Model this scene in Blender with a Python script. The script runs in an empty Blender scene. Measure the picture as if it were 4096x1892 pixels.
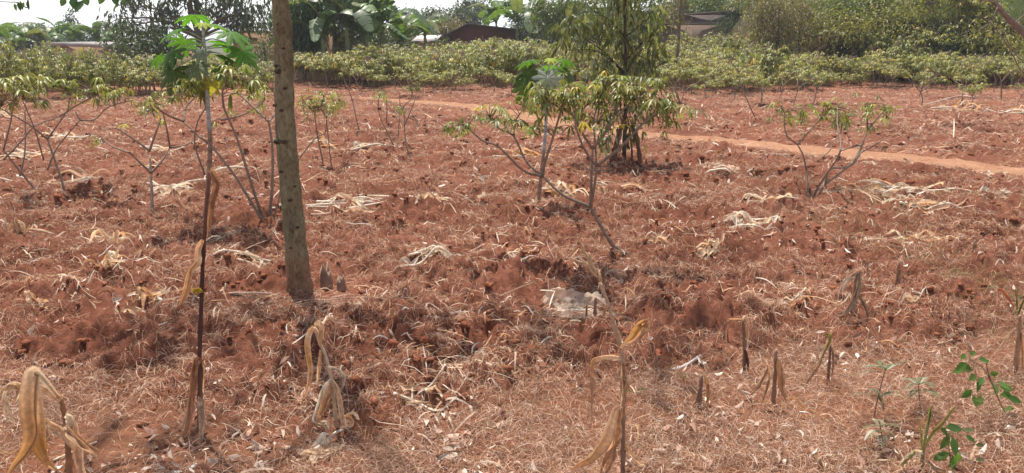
import bpy, math, random
import numpy as np
from math import radians, sin, cos, tan, pi, atan
from mathutils import Vector

# ------------------------------------------------------------------ camera, sky, sun, exposure
sc = bpy.context.scene
CAM_H, PITCH, HFOV = 1.6, radians(14.2), radians(66.0)
cam = bpy.data.cameras.new('camera'); camo = bpy.data.objects.new('camera', cam)
sc.collection.objects.link(camo); sc.camera = camo
cam.sensor_fit = 'HORIZONTAL'; cam.angle = HFOV; cam.clip_start = 0.05; cam.clip_end = 3000
camo.location = (0, 0, CAM_H); camo.rotation_euler = (radians(90) - PITCH, 0, 0)

SUN_EL, SUN_AZ = radians(68), radians(-24)          # azimuth measured from +Y towards +X
wd = bpy.data.worlds.new('World'); sc.world = wd; wd.use_nodes = True
nt = wd.node_tree; bg = nt.nodes['Background']
sky = nt.nodes.new('ShaderNodeTexSky'); sky.sky_type = 'NISHITA'; sky.sun_disc = False
sky.sun_elevation = SUN_EL; sky.sun_rotation = SUN_AZ
sky.air_density = 1.0; sky.dust_density = 2.0; sky.ozone_density = 1.0; sky.altitude = 1200
# thin bright white cloud veils most of the blue
veil = nt.nodes.new('ShaderNodeMix'); veil.data_type = 'RGBA'; veil.inputs[0].default_value = .75; veil.inputs[7].default_value = (13.2, 13.3, 13.6, 1)
gco = nt.nodes.new('ShaderNodeTexCoord'); sep = nt.nodes.new('ShaderNodeSeparateXYZ'); nt.links.new(gco.outputs['Generated'], sep.inputs[0])
vr = nt.nodes.new('ShaderNodeValToRGB'); vr.color_ramp.elements[0].position = .12; vr.color_ramp.elements[0].color = (.92, .92, .92, 1)
vr.color_ramp.elements[1].position = .55; vr.color_ramp.elements[1].color = (.12, .12, .12, 1); nt.links.new(sep.outputs[2], vr.inputs[0]); nt.links.new(vr.outputs[0], veil.inputs[0])
nt.links.new(sky.outputs[0], veil.inputs[6]); nt.links.new(veil.outputs[2], bg.inputs[0]); bg.inputs[1].default_value = 0.075
sl = bpy.data.lights.new('sun', 'SUN'); sl.energy = 4.8; sl.angle = radians(0.8); sl.color = (1.0, 0.93, 0.83)
so = bpy.data.objects.new('sun', sl); sc.collection.objects.link(so)
sd = Vector((sin(SUN_AZ) * cos(SUN_EL), cos(SUN_AZ) * cos(SUN_EL), sin(SUN_EL)))
so.rotation_euler = sd.to_track_quat('Z', 'Y').to_euler(); so.location = (0, 0, 40)
sc.view_settings.view_transform = 'Standard'; sc.view_settings.look = 'None'
sc.view_settings.exposure = 0.68; sc.view_settings.gamma = 1
sc.cycles.max_bounces = 6; sc.cycles.transparent_max_bounces = 6

# ------------------------------------------------------------------ helpers
rng = np.random.default_rng(7); random.seed(7)
COL = sc.collection
FPX = 2048 / tan(HFOV / 2)

def smooth(a, b, x):
    t = np.clip((np.asarray(x, float) - a) / (b - a), 0, 1); return t * t * (3 - 2 * t)

_perm = np.random.default_rng(3).permutation(256); _perm = np.concatenate([_perm, _perm, _perm])
_grad = np.random.default_rng(4).normal(size=(256, 2)); _grad /= np.linalg.norm(_grad, axis=1)[:, None]
def pn(x, y, s=0):
    x = np.asarray(x, float) + s * 17.31; y = np.asarray(y, float) + s * 9.73
    xi = np.floor(x).astype(int); yi = np.floor(y).astype(int); xf = x - xi; yf = y - yi
    u = xf ** 3 * (xf * (xf * 6 - 15) + 10); v = yf ** 3 * (yf * (yf * 6 - 15) + 10)
    def g(i, j):
        h = _perm[_perm[(xi + i) & 255] + ((yi + j) & 255)]
        return _grad[h, 0] * (xf - i) + _grad[h, 1] * (yf - j)
    a = g(0, 0) + u * (g(1, 0) - g(0, 0)); b = g(0, 1) + u * (g(1, 1) - g(0, 1))
    return (a + v * (b - a)) * 1.5

def macro(x, y):
    x = np.asarray(x, float); y = np.asarray(y, float)
    z = -1.9 * smooth(28, 46, y) * smooth(-4, -14, x)
    z = z + 1.25 * smooth(29, 42, y) * smooth(3, 11, x)
    edge = 30.2 + 0.5 * np.sin(x * 0.7) + 0.3 * np.sin(x * 1.9 + 1) - 0.18 * (x - 14)
    edge = edge + .35 * pn(x * 1.1, y * .2, 14) + .15 * pn(x * 3.1, y * .8, 15)
    z = z + 2.1 * smooth(edge, edge + .55, y) * smooth(10.2, 13.2, x)
    z = z + 0.5 * smooth(edge + 1, edge + 14, y) * smooth(10.2, 13.2, x)
    z = z + 0.10 * pn(x * .11, y * .11, 5) * smooth(4, 14, y)
    return z

def ray(px, py):
    u = (px - 2048) / FPX; v = (946 - py) / FPX
    return np.array([u, cos(PITCH) + sin(PITCH) * v, -sin(PITCH) + cos(PITCH) * v])
def P(px, py, Y):
    d = ray(px, py); t = Y / d[1]; return np.array([d[0] * t, Y, CAM_H + d[2] * t])
def G(px, py):
    d = ray(px, py); t = 1.0; prev = 1.0
    for _ in range(4000):
        p = d * t
        if CAM_H + p[2] < macro(p[0], p[1]): break
        prev = t; t *= 1.004
    lo, hi = prev, t
    for _ in range(20):
        m = (lo + hi) / 2; p = d * m
        if CAM_H + p[2] < macro(p[0], p[1]): hi = m
        else: lo = m
    p = d * hi; return np.array([p[0], p[1], gz(p[0], p[1])])

# the footpath's centre line, walked from the far left to the near right
_pp = [(-12.5, 26.6), (-8.8, 24.6), (-6.2, 23.2)]
for q in ((1390, 386), (1600, 401), (1900, 431), (2250, 484), (2600, 530), (2810, 549), (3081, 578), (3295, 602), (3466, 618), (3636, 638), (3807, 658), (4096, 690)):
    d = ray(*q); t = CAM_H / -d[2]; _pp.append((d[0] * t, d[1] * t))
_pp += [(8.4, 8.7), (12, 7.6), (20, 6)]
PATH = np.array(_pp)
def path_dist(x, y):
    x = np.asarray(x, float); y = np.asarray(y, float); best = np.full(x.shape, 1e9)
    for a, b in zip(PATH[:-1], PATH[1:]):
        ab = b - a; t = np.clip(((x - a[0]) * ab[0] + (y - a[1]) * ab[1]) / (ab @ ab), 0, 1)
        best = np.minimum(best, np.hypot(x - a[0] - t * ab[0], y - a[1] - t * ab[1]))
    return best
PATH_W = 0.50
def tilled(x, y):
    # 1 on the hoed field, 0 on the grassy verge near the camera
    lim = 3.35 + 0.25 * np.sin(x * 1.7) + 0.42 * np.maximum(x - 0.4, 0) ** 1.25 + 0.25 * pn(x * .9, y * .9, 8)
    lim = lim + 0.15 * np.maximum(-x - 1.5, 0)
    return smooth(lim - 0.25, lim + 0.2, y)
_d = ray(2300, 1240); SACK = _d[:2] * (CAM_H / -_d[2])
def detail(x, y):
    x = np.asarray(x, float); y = np.asarray(y, float)
    r = np.hypot(x, y); t = tilled(x, y)
    fade = 1 - 0.6 * smooth(14, 30, r)
    big = 0.075 * pn(x * .75, y * 1.1, 1) + 0.12 * np.abs(pn(x * 2.1, y * 2.4, 2))
    warp0 = pn(x * 6, y * 6, 13) * .8
    mid = 0.09 * (0.45 - np.abs(pn(x * 4.6 + warp0, y * 5.2 - warp0, 3))) + 0.055 * pn(x * 9 + warp0, y * 9.5, 4)
    warp = pn(x * 3, y * 3, 10) * .5
    fine = (0.048 * np.abs(pn(x * 19 + warp, y * 19, 6)) + 0.024 * np.abs(pn(x * 41, y * 41, 9))) * (1 - smooth(7, 14, r))
    d = t * fade * (big + mid + fine)
    d = d + (1 - t) * (0.035 * pn(x * .9, y * .9, 1) + 0.016 * pn(x * 4, y * 4, 3) + 0.004 * pn(x * 25, y * 25, 6) * (1 - smooth(5, 9, r)))
    d = d * (1 - .85 * np.exp(-((x + 1.12) ** 2 / .12 + (y - 4.72) ** 2 / .16) ** 2)) + .025 * np.exp(-((x + 1.30) ** 2 + (y - 4.82) ** 2) / .03)       # soil heaped round the trunk's foot
    d = d * (1 - .9 * np.exp(-(((x - SACK[0]) / .3) ** 2 + ((y - SACK[1] + .1) / .34) ** 2) ** 2))       # the sack lies on a trodden flat
    pd = path_dist(x, y)
    return d * smooth(PATH_W * .75, PATH_W + .75, pd) - 0.05 * (1 - smooth(PATH_W * .8, PATH_W + .35, pd))
def gz(x, y):
    r = macro(x, y) + detail(x, y)
    return float(r) if np.ndim(r) == 0 else r

class MB:
    def __init__(s): s.V = []; s.C = []; s.F = []; s.n = 0
    def add(s, V, F, C):
        V = np.asarray(V, float).reshape(-1, 3); C = np.asarray(C, float)
        if C.ndim == 1: C = np.tile(C, (len(V), 1))
        s.V.append(V); s.C.append(C)
        for f in (F if isinstance(F, list) else [F]):
            if len(f): s.F.append(np.asarray(f, int) + s.n)
        s.n += len(V)
    def build(s, name, mat, parent=None, shade=True, at=None):
        me = bpy.data.meshes.new(name)
        if s.n:
            V = np.concatenate(s.V); C = np.concatenate(s.C)
            if at is not None: V = V - np.asarray(at)
            loops = np.concatenate([f.ravel() for f in s.F]); cnt = np.concatenate([np.full(len(f), f.shape[1]) for f in s.F])
            me.vertices.add(len(V)); me.vertices.foreach_set('co', V.ravel().astype(np.float32))
            me.loops.add(len(loops)); me.loops.foreach_set('vertex_index', loops.astype(np.int32))
            st = np.concatenate([[0], np.cumsum(cnt)[:-1]])
            me.polygons.add(len(cnt)); me.polygons.foreach_set('loop_start', st.astype(np.int32))
            me.polygons.foreach_set('loop_total', cnt.astype(np.int32))
            if shade: me.polygons.foreach_set('use_smooth', np.ones(len(cnt), bool))
            a = me.color_attributes.new('Col', 'FLOAT_COLOR', 'POINT')
            a.data.foreach_set('color', np.hstack([C, np.ones((len(C), 1))]).ravel().astype(np.float32))
            me.update(calc_edges=True); me.validate()
        if mat: me.materials.append(mat)
        o = bpy.data.objects.new(name, me); COL.objects.link(o)
        if parent is not None: o.parent = parent
        elif at is not None: o.location = at
        return o

def tag(o, label=None, cat=None, group=None, kind=None):
    if label: o['label'] = label
    if cat: o['category'] = cat
    if group: o['group'] = group
    if kind: o['kind'] = kind
    return o
def empty(name, loc, label, cat, group=None, rz=0):
    o = bpy.data.objects.new(name, None); COL.objects.link(o); o.empty_display_size = .1
    o.location = [float(v) for v in loc]; o.rotation_euler.z = rz
    return tag(o, label, cat, group)
def copy_tree(o, parent=None):
    c = o.copy(); COL.objects.link(c)
    if parent is not None: c.parent = parent
    for ch in list(o.children): copy_tree(ch, c)
    return c

def unit(v):
    v = np.asarray(v, float); return v / (np.linalg.norm(v, axis=-1, keepdims=True) + 1e-12)
def spline(pts, n=6):
    p = np.asarray(pts, float)
    if len(p) < 3: return p[0] + np.linspace(0, 1, n + 1)[:, None] * (p[-1] - p[0])
    q = np.vstack([2 * p[0] - p[1], p, 2 * p[-1] - p[-2]]); out = []
    for i in range(1, len(q) - 2):
        t = np.linspace(0, 1, n, endpoint=False)[:, None]
        a, b, c, d = q[i - 1], q[i], q[i + 1], q[i + 2]
        out.append(.5 * ((2 * b) + (c - a) * t + (2 * a - 5 * b + 4 * c - d) * t ** 2 + (3 * b - a - 3 * c + d) * t ** 3))
    return np.vstack(out + [p[-1:]])
def tube(mb, pts, rad, col, sides=6, rough=0.0):
    p = np.asarray(pts, float); n = len(p); rad = np.atleast_1d(np.asarray(rad, float))
    if len(rad) != n: rad = np.interp(np.linspace(0, 1, n), np.linspace(0, 1, len(rad)), rad)
    T = unit(np.gradient(p, axis=0)); ref = np.array([1., 0, 0]) if abs(T[0, 0]) < .8 else np.array([0, 1., 0])
    N = []; u = ref
    for t in T:
        u = unit(u - t * (u @ t)); N.append(u)
    N = np.array(N); B = np.cross(T, N); a = np.linspace(0, 2 * pi, sides, endpoint=False)
    rr = rad[:, None] * (1 + rough * rng.normal(size=(n, sides)))
    V = p[:, None, :] + rr[..., None] * (np.cos(a)[None, :, None] * N[:, None, :] + np.sin(a)[None, :, None] * B[:, None, :])
    i = np.arange(n - 1)[:, None] * sides; j = np.arange(sides)[None, :]; k = (j + 1) % sides
    F = np.stack([i + j, i + k, i + sides + k, i + sides + j], -1).reshape(-1, 4)
    C = np.asarray(col, float)
    if C.ndim == 2:
        C = np.array([np.interp(np.linspace(0, 1, n), np.linspace(0, 1, len(C)), C[:, q]) for q in range(3)]).T
        C = np.repeat(C, sides, 0)
    base = V.reshape(-1, 3)
    caps = [np.array([list(range(sides))[::-1]]), np.array([[(n - 1) * sides + q for q in range(sides)]])]
    mb.add(base, [F] + caps, C)
def leaves(mb, Pt, D, N, L, W, col, droop=0.3, fold=0.25):
    """lance-shaped leaves, six vertices each: Pt base points, D directions, N up sides"""
    n = len(Pt); D = unit(D); S = unit(np.cross(D, N)); N = unit(np.cross(S, D))
    L = np.broadcast_to(L, (n,))[:, None]; W = np.broadcast_to(W, (n,))[:, None]; dr = np.broadcast_to(droop, (n,))[:, None] * L
    dn = np.array([0, 0, -1.])
    a = Pt; m1 = Pt + D * L * .35 + dn * dr * .12; m2 = Pt + D * L * .7 + dn * dr * .5; t = Pt + D * L + dn * dr
    f = N * W * fold
    V = np.stack([a, m1 + S * W * .5 + f, m1 - S * W * .5 + f, m2 + S * W * .38 + f, m2 - S * W * .38 + f, t, m1, m2], 1)
    o = np.arange(n)[:, None] * 8
    Q = np.concatenate([o + np.array([[1, 6, 7, 3]]), o + np.array([[6, 2, 4, 7]])])
    Tt = np.concatenate([o + np.array([[0, 6, 1]]), o + np.array([[0, 2, 6]]), o + np.array([[3, 7, 5]]), o + np.array([[7, 4, 5]])])
    C = np.repeat(np.broadcast_to(np.asarray(col, float), (n, 3)), 8, 0)
    mb.add(V.reshape(-1, 3), [Q, Tt], C)
def ribbon(mb, pts, width, col, twist=0.0, face=None, fold=0.15, n=5, prof=None, wav=0.0, seg=6, nx=5):
    """a long leaf blade: points down its midrib, folded along it, with wavy margins"""
    p = spline(pts, n); m = len(p); T = unit(np.gradient(p, axis=0)); t = np.linspace(0, 1, m)
    if prof is None: w = width * np.interp(t, [0, .12, .35, .6, .85, 1], [.55, .85, 1, .85, .45, .04])
    else: w = width * np.interp(t, np.linspace(0, 1, len(prof)), prof)
    f = np.array([0, -1., .25]) if face is None else np.asarray(face, float)
    S = unit(np.cross(T, f) + 1e-6); N = np.cross(S, T)
    a = (twist * t if np.ndim(twist) == 0 else np.interp(t, np.linspace(0, 1, len(twist)), twist))[:, None]
    S, N = S * np.cos(a) + N * np.sin(a), N * np.cos(a) - S * np.sin(a)
    u = np.linspace(-1, 1, nx); ph = rng.uniform(0, 6)
    V = p[:, None] + S[:, None] * (u[None, :, None] * w[:, None, None] * .5) + N[:, None] * ((np.abs(u) - .5)[None, :, None] * w[:, None, None] * fold)
    V = V + N[:, None] * (wav * w[:, None] * np.sin(t[:, None] * 17 + ph + u[None] * 1.5) * np.abs(u)[None])[..., None]
    i = np.arange(m - 1)[:, None] * nx; j = np.arange(nx - 1)[None]
    F = np.stack([i + j, i + j + 1, i + nx + j + 1, i + nx + j], -1).reshape(-1, 4)
    C = np.asarray(col, float)
    if C.ndim == 2: C = np.array([np.interp(t, np.linspace(0, 1, len(C)), C[:, q]) for q in range(3)]).T
    else: C = np.tile(C, (m, 1))
    vein = 1 + .25 * (np.abs(u) < .05) + .2 * rng.normal(size=nx); blot = 1 + .13 * pn(t * 4 + rng.uniform(0, 50), t * 0, 3)
    C = (C[:, None] * vein[None, :, None] * blot[:, None, None] * (1 + .03 * rng.normal(size=(m, 1, 1)))).reshape(-1, 3)
    mb.add(V.reshape(-1, 3), F, np.clip(C, 0, .9))

# ------------------------------------------------------------------ materials
def mat_new(name):
    m = bpy.data.materials.new(name); m.use_nodes = True; t = m.node_tree; t.nodes.clear()
    out = t.nodes.new('ShaderNodeOutputMaterial'); b = t.nodes.new('ShaderNodeBsdfPrincipled')
    t.links.new(b.outputs[0], out.inputs[0]); return m, t, b, out
def noise(t, scale, det=4, rough=.6, vec=None):
    n = t.nodes.new('ShaderNodeTexNoise'); n.inputs['Scale'].default_value = scale; n.inputs['Detail'].default_value = det
    n.inputs['Roughness'].default_value = rough
    c = t.nodes.new('ShaderNodeTexCoord'); t.links.new(c.outputs[vec or 'Object'], n.inputs['Vector']); return n
def ramp(t, src, stops):
    r = t.nodes.new('ShaderNodeValToRGB'); e = r.color_ramp.elements
    while len(e) < len(stops): e.new(.5)
    for k, (p, c) in enumerate(stops): e[k].position = p; e[k].color = (*c, 1)
    t.links.new(src, r.inputs[0]); return r
def mul(t, a, b, f=1.0, mode='MULTIPLY'):
    m = t.nodes.new('ShaderNodeMix'); m.data_type = 'RGBA'; m.blend_type = mode; m.inputs[0].default_value = f
    t.links.new(a, m.inputs[6]); t.links.new(b, m.inputs[7]); return m.outputs[2]
def bump(t, b, src, strength, dist=.01):
    n = t.nodes.new('ShaderNodeBump'); n.inputs['Strength'].default_value = strength; n.inputs['Distance'].default_value = dist
    t.links.new(src, n.inputs['Height']); t.links.new(n.outputs[0], b.inputs['Normal'])
def attr(t):
    a = t.nodes.new('ShaderNodeAttribute'); a.attribute_name = 'Col'; return a.outputs['Color']
def attr_mat(name, rough=.7, trans=0.0, var=(.75, 1.25), nscale=30, spec=.3, bmp=0.0, tcol=(1.0, 1.0, .7)):
    m, t, b, out = mat_new(name); c = attr(t); n = noise(t, nscale)
    r = ramp(t, n.outputs[0], [(.3, (var[0],) * 3), (.7, (var[1],) * 3)])
    c2 = mul(t, c, r.outputs[0]); t.links.new(c2, b.inputs['Base Color'])
    b.inputs['Roughness'].default_value = rough; b.inputs['Specular IOR Level'].default_value = spec
    if bmp: bump(t, b, n.outputs[0], bmp, .004)
    if trans:
        tr = t.nodes.new('ShaderNodeBsdfTranslucent'); rgb = t.nodes.new('ShaderNodeRGB'); rgb.outputs[0].default_value = (*tcol, 1)
        t.links.new(mul(t, c2, rgb.outputs[0]), tr.inputs[0])
        ms = t.nodes.new('ShaderNodeMixShader'); ms.inputs[0].default_value = trans
        t.links.new(b.outputs[0], ms.inputs[1]); t.links.new(tr.outputs[0], ms.inputs[2]); t.links.new(ms.outputs[0], out.inputs[0])
    return m
M = {}
M['leaf'] = attr_mat('green_leaf', .42, .35, (.8, 1.2), 8, .45, tcol=(1.3, 1.35, .5))
M['castor'] = attr_mat('castor_leaf', .6, .45, (.85, 1.12), 25, .22, tcol=(1.35, 1.5, .5))
M['dry'] = attr_mat('dry_maize_leaf', .6, .42, (.72, 1.2), 60, .25, bmp=.35, tcol=(1.12, .98, .82))
M['straw'] = attr_mat('dry_straw', .75, .15, (.7, 1.25), 12, .2, tcol=(1, .95, .9))
M['litter'] = attr_mat('dead_leaf', .9, .15, (.75, 1.2), 35, .05, tcol=(1, .9, .8))
M['stem'] = attr_mat('plant_stem', .75, 0, (.7, 1.25), 60, .2, bmp=.3)
M['bark'] = attr_mat('bark', .85, 0, (.6, 1.3), 14, .15, bmp=.6)
def trunk_mat():
    m, t, b, out = mat_new('smooth_bark'); mp = t.nodes.new('ShaderNodeMapping'); tc = t.nodes.new('ShaderNodeTexCoord'); t.links.new(tc.outputs['Object'], mp.inputs[0]); mp.inputs['Scale'].default_value = (1, 1, .45)
    def n(sc, det):
        q = t.nodes.new('ShaderNodeTexNoise'); q.inputs['Scale'].default_value = sc; q.inputs['Detail'].default_value = det; q.inputs['Roughness'].default_value = .65; t.links.new(mp.outputs[0], q.inputs['Vector']); return q
    a, f, l = n(9, 6), n(75, 5), n(26, 3)
    c = mul(t, attr(t), ramp(t, a.outputs[0], [(.3, (.55, .5, .45)), (.52, (1, 1, 1)), (.7, (1.3, 1.3, 1.2))]).outputs[0])
    c = mul(t, c, ramp(t, f.outputs[0], [(.32, (.55, .5, .45)), (.5, (1, 1, 1)), (.7, (1.2, 1.2, 1.2))]).outputs[0])
    mx = t.nodes.new('ShaderNodeMix'); mx.data_type = 'RGBA'; mx.inputs[7].default_value = (.27, .28, .17, 1); t.links.new(c, mx.inputs[6])
    t.links.new(ramp(t, l.outputs[0], [(.58, (0, 0, 0)), (.68, (.55, .55, .55))]).outputs[0], mx.inputs[0]); t.links.new(mx.outputs[2], b.inputs['Base Color'])
    b.inputs['Roughness'].default_value = .85; b.inputs['Specular IOR Level'].default_value = .12; bump(t, b, f.outputs[0], .7, .006); return m
M['trunk'] = trunk_mat()
M['wall'] = attr_mat('plaster', .9, 0, (.85, 1.1), 1.3, .15, bmp=.2)
M['roof'] = attr_mat('metal_sheet', .6, 0, (.7, 1.25), 1.8, .3)
M['cloth'] = attr_mat('woven_sack', .85, .5, (.8, 1.15), 40, .15, bmp=.3, tcol=(1, .95, .9))
M['clod'] = attr_mat('soil_clod', .95, 0, (.65, 1.3), 40, .1, bmp=.5)
def soil_mat(name, packed=False):
    m, t, b, out = mat_new(name)
    n1 = noise(t, 1.1 if not packed else 3, 6, .65); n2 = noise(t, 26, 6, .7); n3 = noise(t, 130, 4, .7)
    if packed: r = ramp(t, n1.outputs[0], [(.3, (.25, .125, .07)), (.55, (.32, .17, .10)), (.75, (.39, .225, .14))])
    else: r = ramp(t, n1.outputs[0], [(.3, (.16, .060, .036)), (.5, (.22, .085, .052)), (.72, (.30, .132, .083))])
    r2 = ramp(t, n2.outputs[0], [(.3, (.7, .7, .72)), (.7, (1.25, 1.22, 1.2))])
    c = mul(t, r.outputs[0], r2.outputs[0]); t.links.new(mul(t, c, attr(t)), b.inputs['Base Color'])
    b.inputs['Roughness'].default_value = .95; b.inputs['Specular IOR Level'].default_value = .1
    ad = t.nodes.new('ShaderNodeMath'); ad.operation = 'ADD'; t.links.new(n2.outputs[0], ad.inputs[0]); t.links.new(n3.outputs[0], ad.inputs[1])
    bump(t, b, ad.outputs[0], .25 if packed else .7, .012 if packed else .03); return m
M['soil'] = soil_mat('red_soil'); M['path'] = soil_mat('packed_earth', True)

# ------------------------------------------------------------------ ground and footpath
def build_ground():
    a = np.concatenate([np.arange(-pi, -.80, .04), np.arange(-.80, .80, .0027), np.arange(.80, pi, .04)])
    r = [0.0, .3, .6, .9, 1.2]; q = 1.5
    while q < 1500:
        r.append(q); q *= 1.0046 if q < 16 else (1.007 if q < 48 else 1.04)
    r = np.array(r[1:]); A, R = np.meshgrid(a, r); X = R * np.sin(A); Y = R * np.cos(A); Z = macro(X, Y) + detail(X, Y)
    n, m = X.shape; i = np.arange(n - 1)[:, None] * m; j = np.arange(m)[None]; k = (j + 1) % m
    F = np.stack([i + j, i + k, i + m + k, i + m + j], -1).reshape(-1, 4)
    t = tilled(X, Y); v = 1 + .12 * pn(X * .6, Y * .6, 12); C = np.stack([v * (1.12 - .12 * t)] * 3, -1)
    C[..., 1] *= 1 + .1 * (1 - t)
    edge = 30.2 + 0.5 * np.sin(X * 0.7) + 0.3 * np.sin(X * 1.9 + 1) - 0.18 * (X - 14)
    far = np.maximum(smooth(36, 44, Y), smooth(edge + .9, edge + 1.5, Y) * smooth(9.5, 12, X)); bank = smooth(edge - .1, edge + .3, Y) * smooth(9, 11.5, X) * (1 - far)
    C = C * (1 - far[..., None]) + far[..., None] * np.array([.36, .95, .8]); C = C * (1 - bank[..., None] * .8)  # shade of the bank face painted in: its soil colour is darkened strongly
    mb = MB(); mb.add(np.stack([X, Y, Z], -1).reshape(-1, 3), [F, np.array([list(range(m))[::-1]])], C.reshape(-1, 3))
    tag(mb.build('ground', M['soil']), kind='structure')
def build_path():
    p = spline(np.hstack([PATH, np.zeros((len(PATH), 1))]), 14)[:, :2]; T = unit(np.gradient(p, axis=0)); S = np.stack([T[:, 1], -T[:, 0]], 1)
    u = np.linspace(-1, 1, 11); n = len(p); s = np.arange(n) * .11
    w = PATH_W * (1 + .16 * pn(s, s * 0, 3) + .1 * pn(s * 3.1, s * 0, 4))
    jit = 1 + .22 * np.stack([pn(s * 2.3, s * 0 + k, 6) for k in (0, 5)], 1)
    off = np.where(u[None] < 0, u[None] * jit[:, :1], u[None] * jit[:, 1:]) * w[:, None]
    X = p[:, 0, None] + S[:, 0, None] * off; Y = p[:, 1, None] + S[:, 1, None] * off
    Z = macro(X, Y) - .03 + .022 * pn(X * 2, Y * 2, 9) + .012 * pn(X * 6, Y * 6, 8) + .02 * u[None] ** 2 - .05 * (np.abs(u[None]) > .99)
    i = np.arange(n - 1)[:, None] * 11; j = np.arange(10)[None]
    F = np.stack([i + j, i + j + 1, i + 12 + j, i + 11 + j], -1).reshape(-1, 4)
    mb = MB(); mb.add(np.stack([X, Y, Z], -1).reshape(-1, 3), F, np.array([1., 1, 1])); tag(mb.build('path', M['path']), kind='structure')
build_ground(); build_path()

# ------------------------------------------------------------------ stuff on the ground: straw, clods, fallen leaves, dry grass
def scatter(n, r0, r1, power, half=.78):
    """points round the camera's place, more to the square metre close by"""
    u = rng.uniform(size=n)
    k = 2 - power
    r = (r0 ** k + u * (r1 ** k - r0 ** k)) ** (1 / k) if abs(k) > 1e-3 else r0 * (r1 / r0) ** u
    a = rng.uniform(-half, half, n); return r * np.sin(a), r * np.cos(a), r
def strands(mb, x, y, r, L, w, col, lift, curl=1.2, upright=0.0, seg=4, flat=False):
    n = len(x); th = rng.uniform(0, 2 * pi, n); cu = rng.normal(size=n) * curl; t = np.linspace(0, 1, seg + 1)
    ang = th[:, None] + cu[:, None] * (t[None] - .5) * 1.6
    dx = np.cumsum(np.cos(ang), 1) / seg; dy = np.cumsum(np.sin(ang), 1) / seg
    ho = np.sqrt(np.clip(1 - np.broadcast_to(upright, (n,)) ** 2, .02, 1))
    X = x[:, None] + dx * L[:, None] * ho[:, None]; Y = y[:, None] + dy * L[:, None] * ho[:, None]
    Z0 = gz(X.ravel(), Y.ravel()).reshape(X.shape); up = np.broadcast_to(upright, (n,))
    zb = gz(x, y)[:, None]
    tilt = rng.normal(size=n)[:, None] * .35
    Z = np.where(up[:, None] > 0, zb + up[:, None] * L[:, None] * t[None] ** .9, np.maximum(Z0, zb + tilt * L[:, None] * t[None] * .6)) + lift[:, None] * (.3 + np.sin(pi * t)[None]) + .004
    c = np.stack([X, Y, Z], -1); T = unit(np.gradient(c, axis=1))
    R = unit(rng.normal(size=(n, 1, 3)) * (.45 if flat else 1) + np.array([0, 0, 1. if flat else 0])); S = unit(np.cross(T, R)); wd = (w[:, None] * np.array([.8, 1, 1, .8, .35])[None, :seg + 1])[..., None] * .5
    V = np.stack([c - S * wd, c + S * wd], 2).reshape(n, -1, 3); m = 2 * (seg + 1)
    o = np.arange(n)[:, None, None] * m; i = np.arange(seg)[None, :, None] * 2
    F = (o + i + np.array([0, 1, 3, 2])[None, None]).reshape(-1, 4)
    mb.add(V.reshape(-1, 3), F, np.repeat(col, m, 0))
def cols(n, palette, weights=None, jit=.14):
    p = np.array(palette); w = None if weights is None else np.array(weights) / np.sum(weights)
    return np.clip(p[rng.choice(len(p), n, p=w)] * (1 + jit * rng.normal(size=(n, 1))), .01, .85)
STRAW = [(.60, .38, .25), (.68, .48, .34), (.47, .26, .16), (.76, .62, .49), (.28, .13, .08)]
def keep(x, y, dens):
    pd = path_dist(x, y); m = (rng.uniform(size=len(x)) < dens) & ((pd > PATH_W - .10 + .17 * rng.normal(size=len(x))) | (rng.uniform(size=len(x)) < .06)); return m
def build_straw():
    mb = MB(); x, y, r = scatter(720000, 2.0, 34, 1.45)
    d = tilled(x, y) * np.clip(.56 + 1.3 * pn(x * 1.3, y * 1.6, 21) + 1.0 * pn(x * 4, y * 4.5, 22), .07, 1)
    m = keep(x, y, d); x, y, r = x[m], y[m], r[m]; n = len(x); s = np.clip(r / 5.5, 1, 3.2)
    L = rng.uniform(.02, .085, n) * s ** .35; w = rng.uniform(.0011, .0023, n) * s ** .85
    strands(mb, x, y, r, L, w, cols(n, STRAW, [4, 3, 3, 1.3, 2]), rng.uniform(0, .02, n) * s ** .3, .55)
    tag(mb.build('straw', M['straw'], shade=False), 'loose dry roots and straw strewn over the hoed red soil', 'straw', kind='stuff')
    mb = MB(); x, y, r = scatter(25000, 2.4, 32, 1.3); m = keep(x, y, (.12 + .88 * tilled(x, y)) * np.clip(.25 + 1.3 * pn(x * .8, y * 1.3, 31) + .7 * pn(x * 2.7, y * 3.6, 32), .03, 1)); x, y, r = x[m], y[m], r[m]; n = len(x); s = np.clip(r / 6, 1, 2.4)
    strands(mb, x, y, r, rng.uniform(.03, .17, n) * s ** .4 * np.where(rng.uniform(size=n) < .12, 1.9, 1), rng.uniform(.003, .011, n) * s ** .8, cols(n, [(.70, .55, .42), (.78, .69, .58), (.56, .38, .25), (.6, .37, .18)], [4, 3.5, 2, 1.2]), rng.uniform(0, .025, n), .28, flat=True)
    tag(mb.build('maize_litter', M['dry'], shade=False), 'scattered strips of bleached maize stalk and leaf lying over the field', 'maize litter', kind='stuff')
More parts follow.
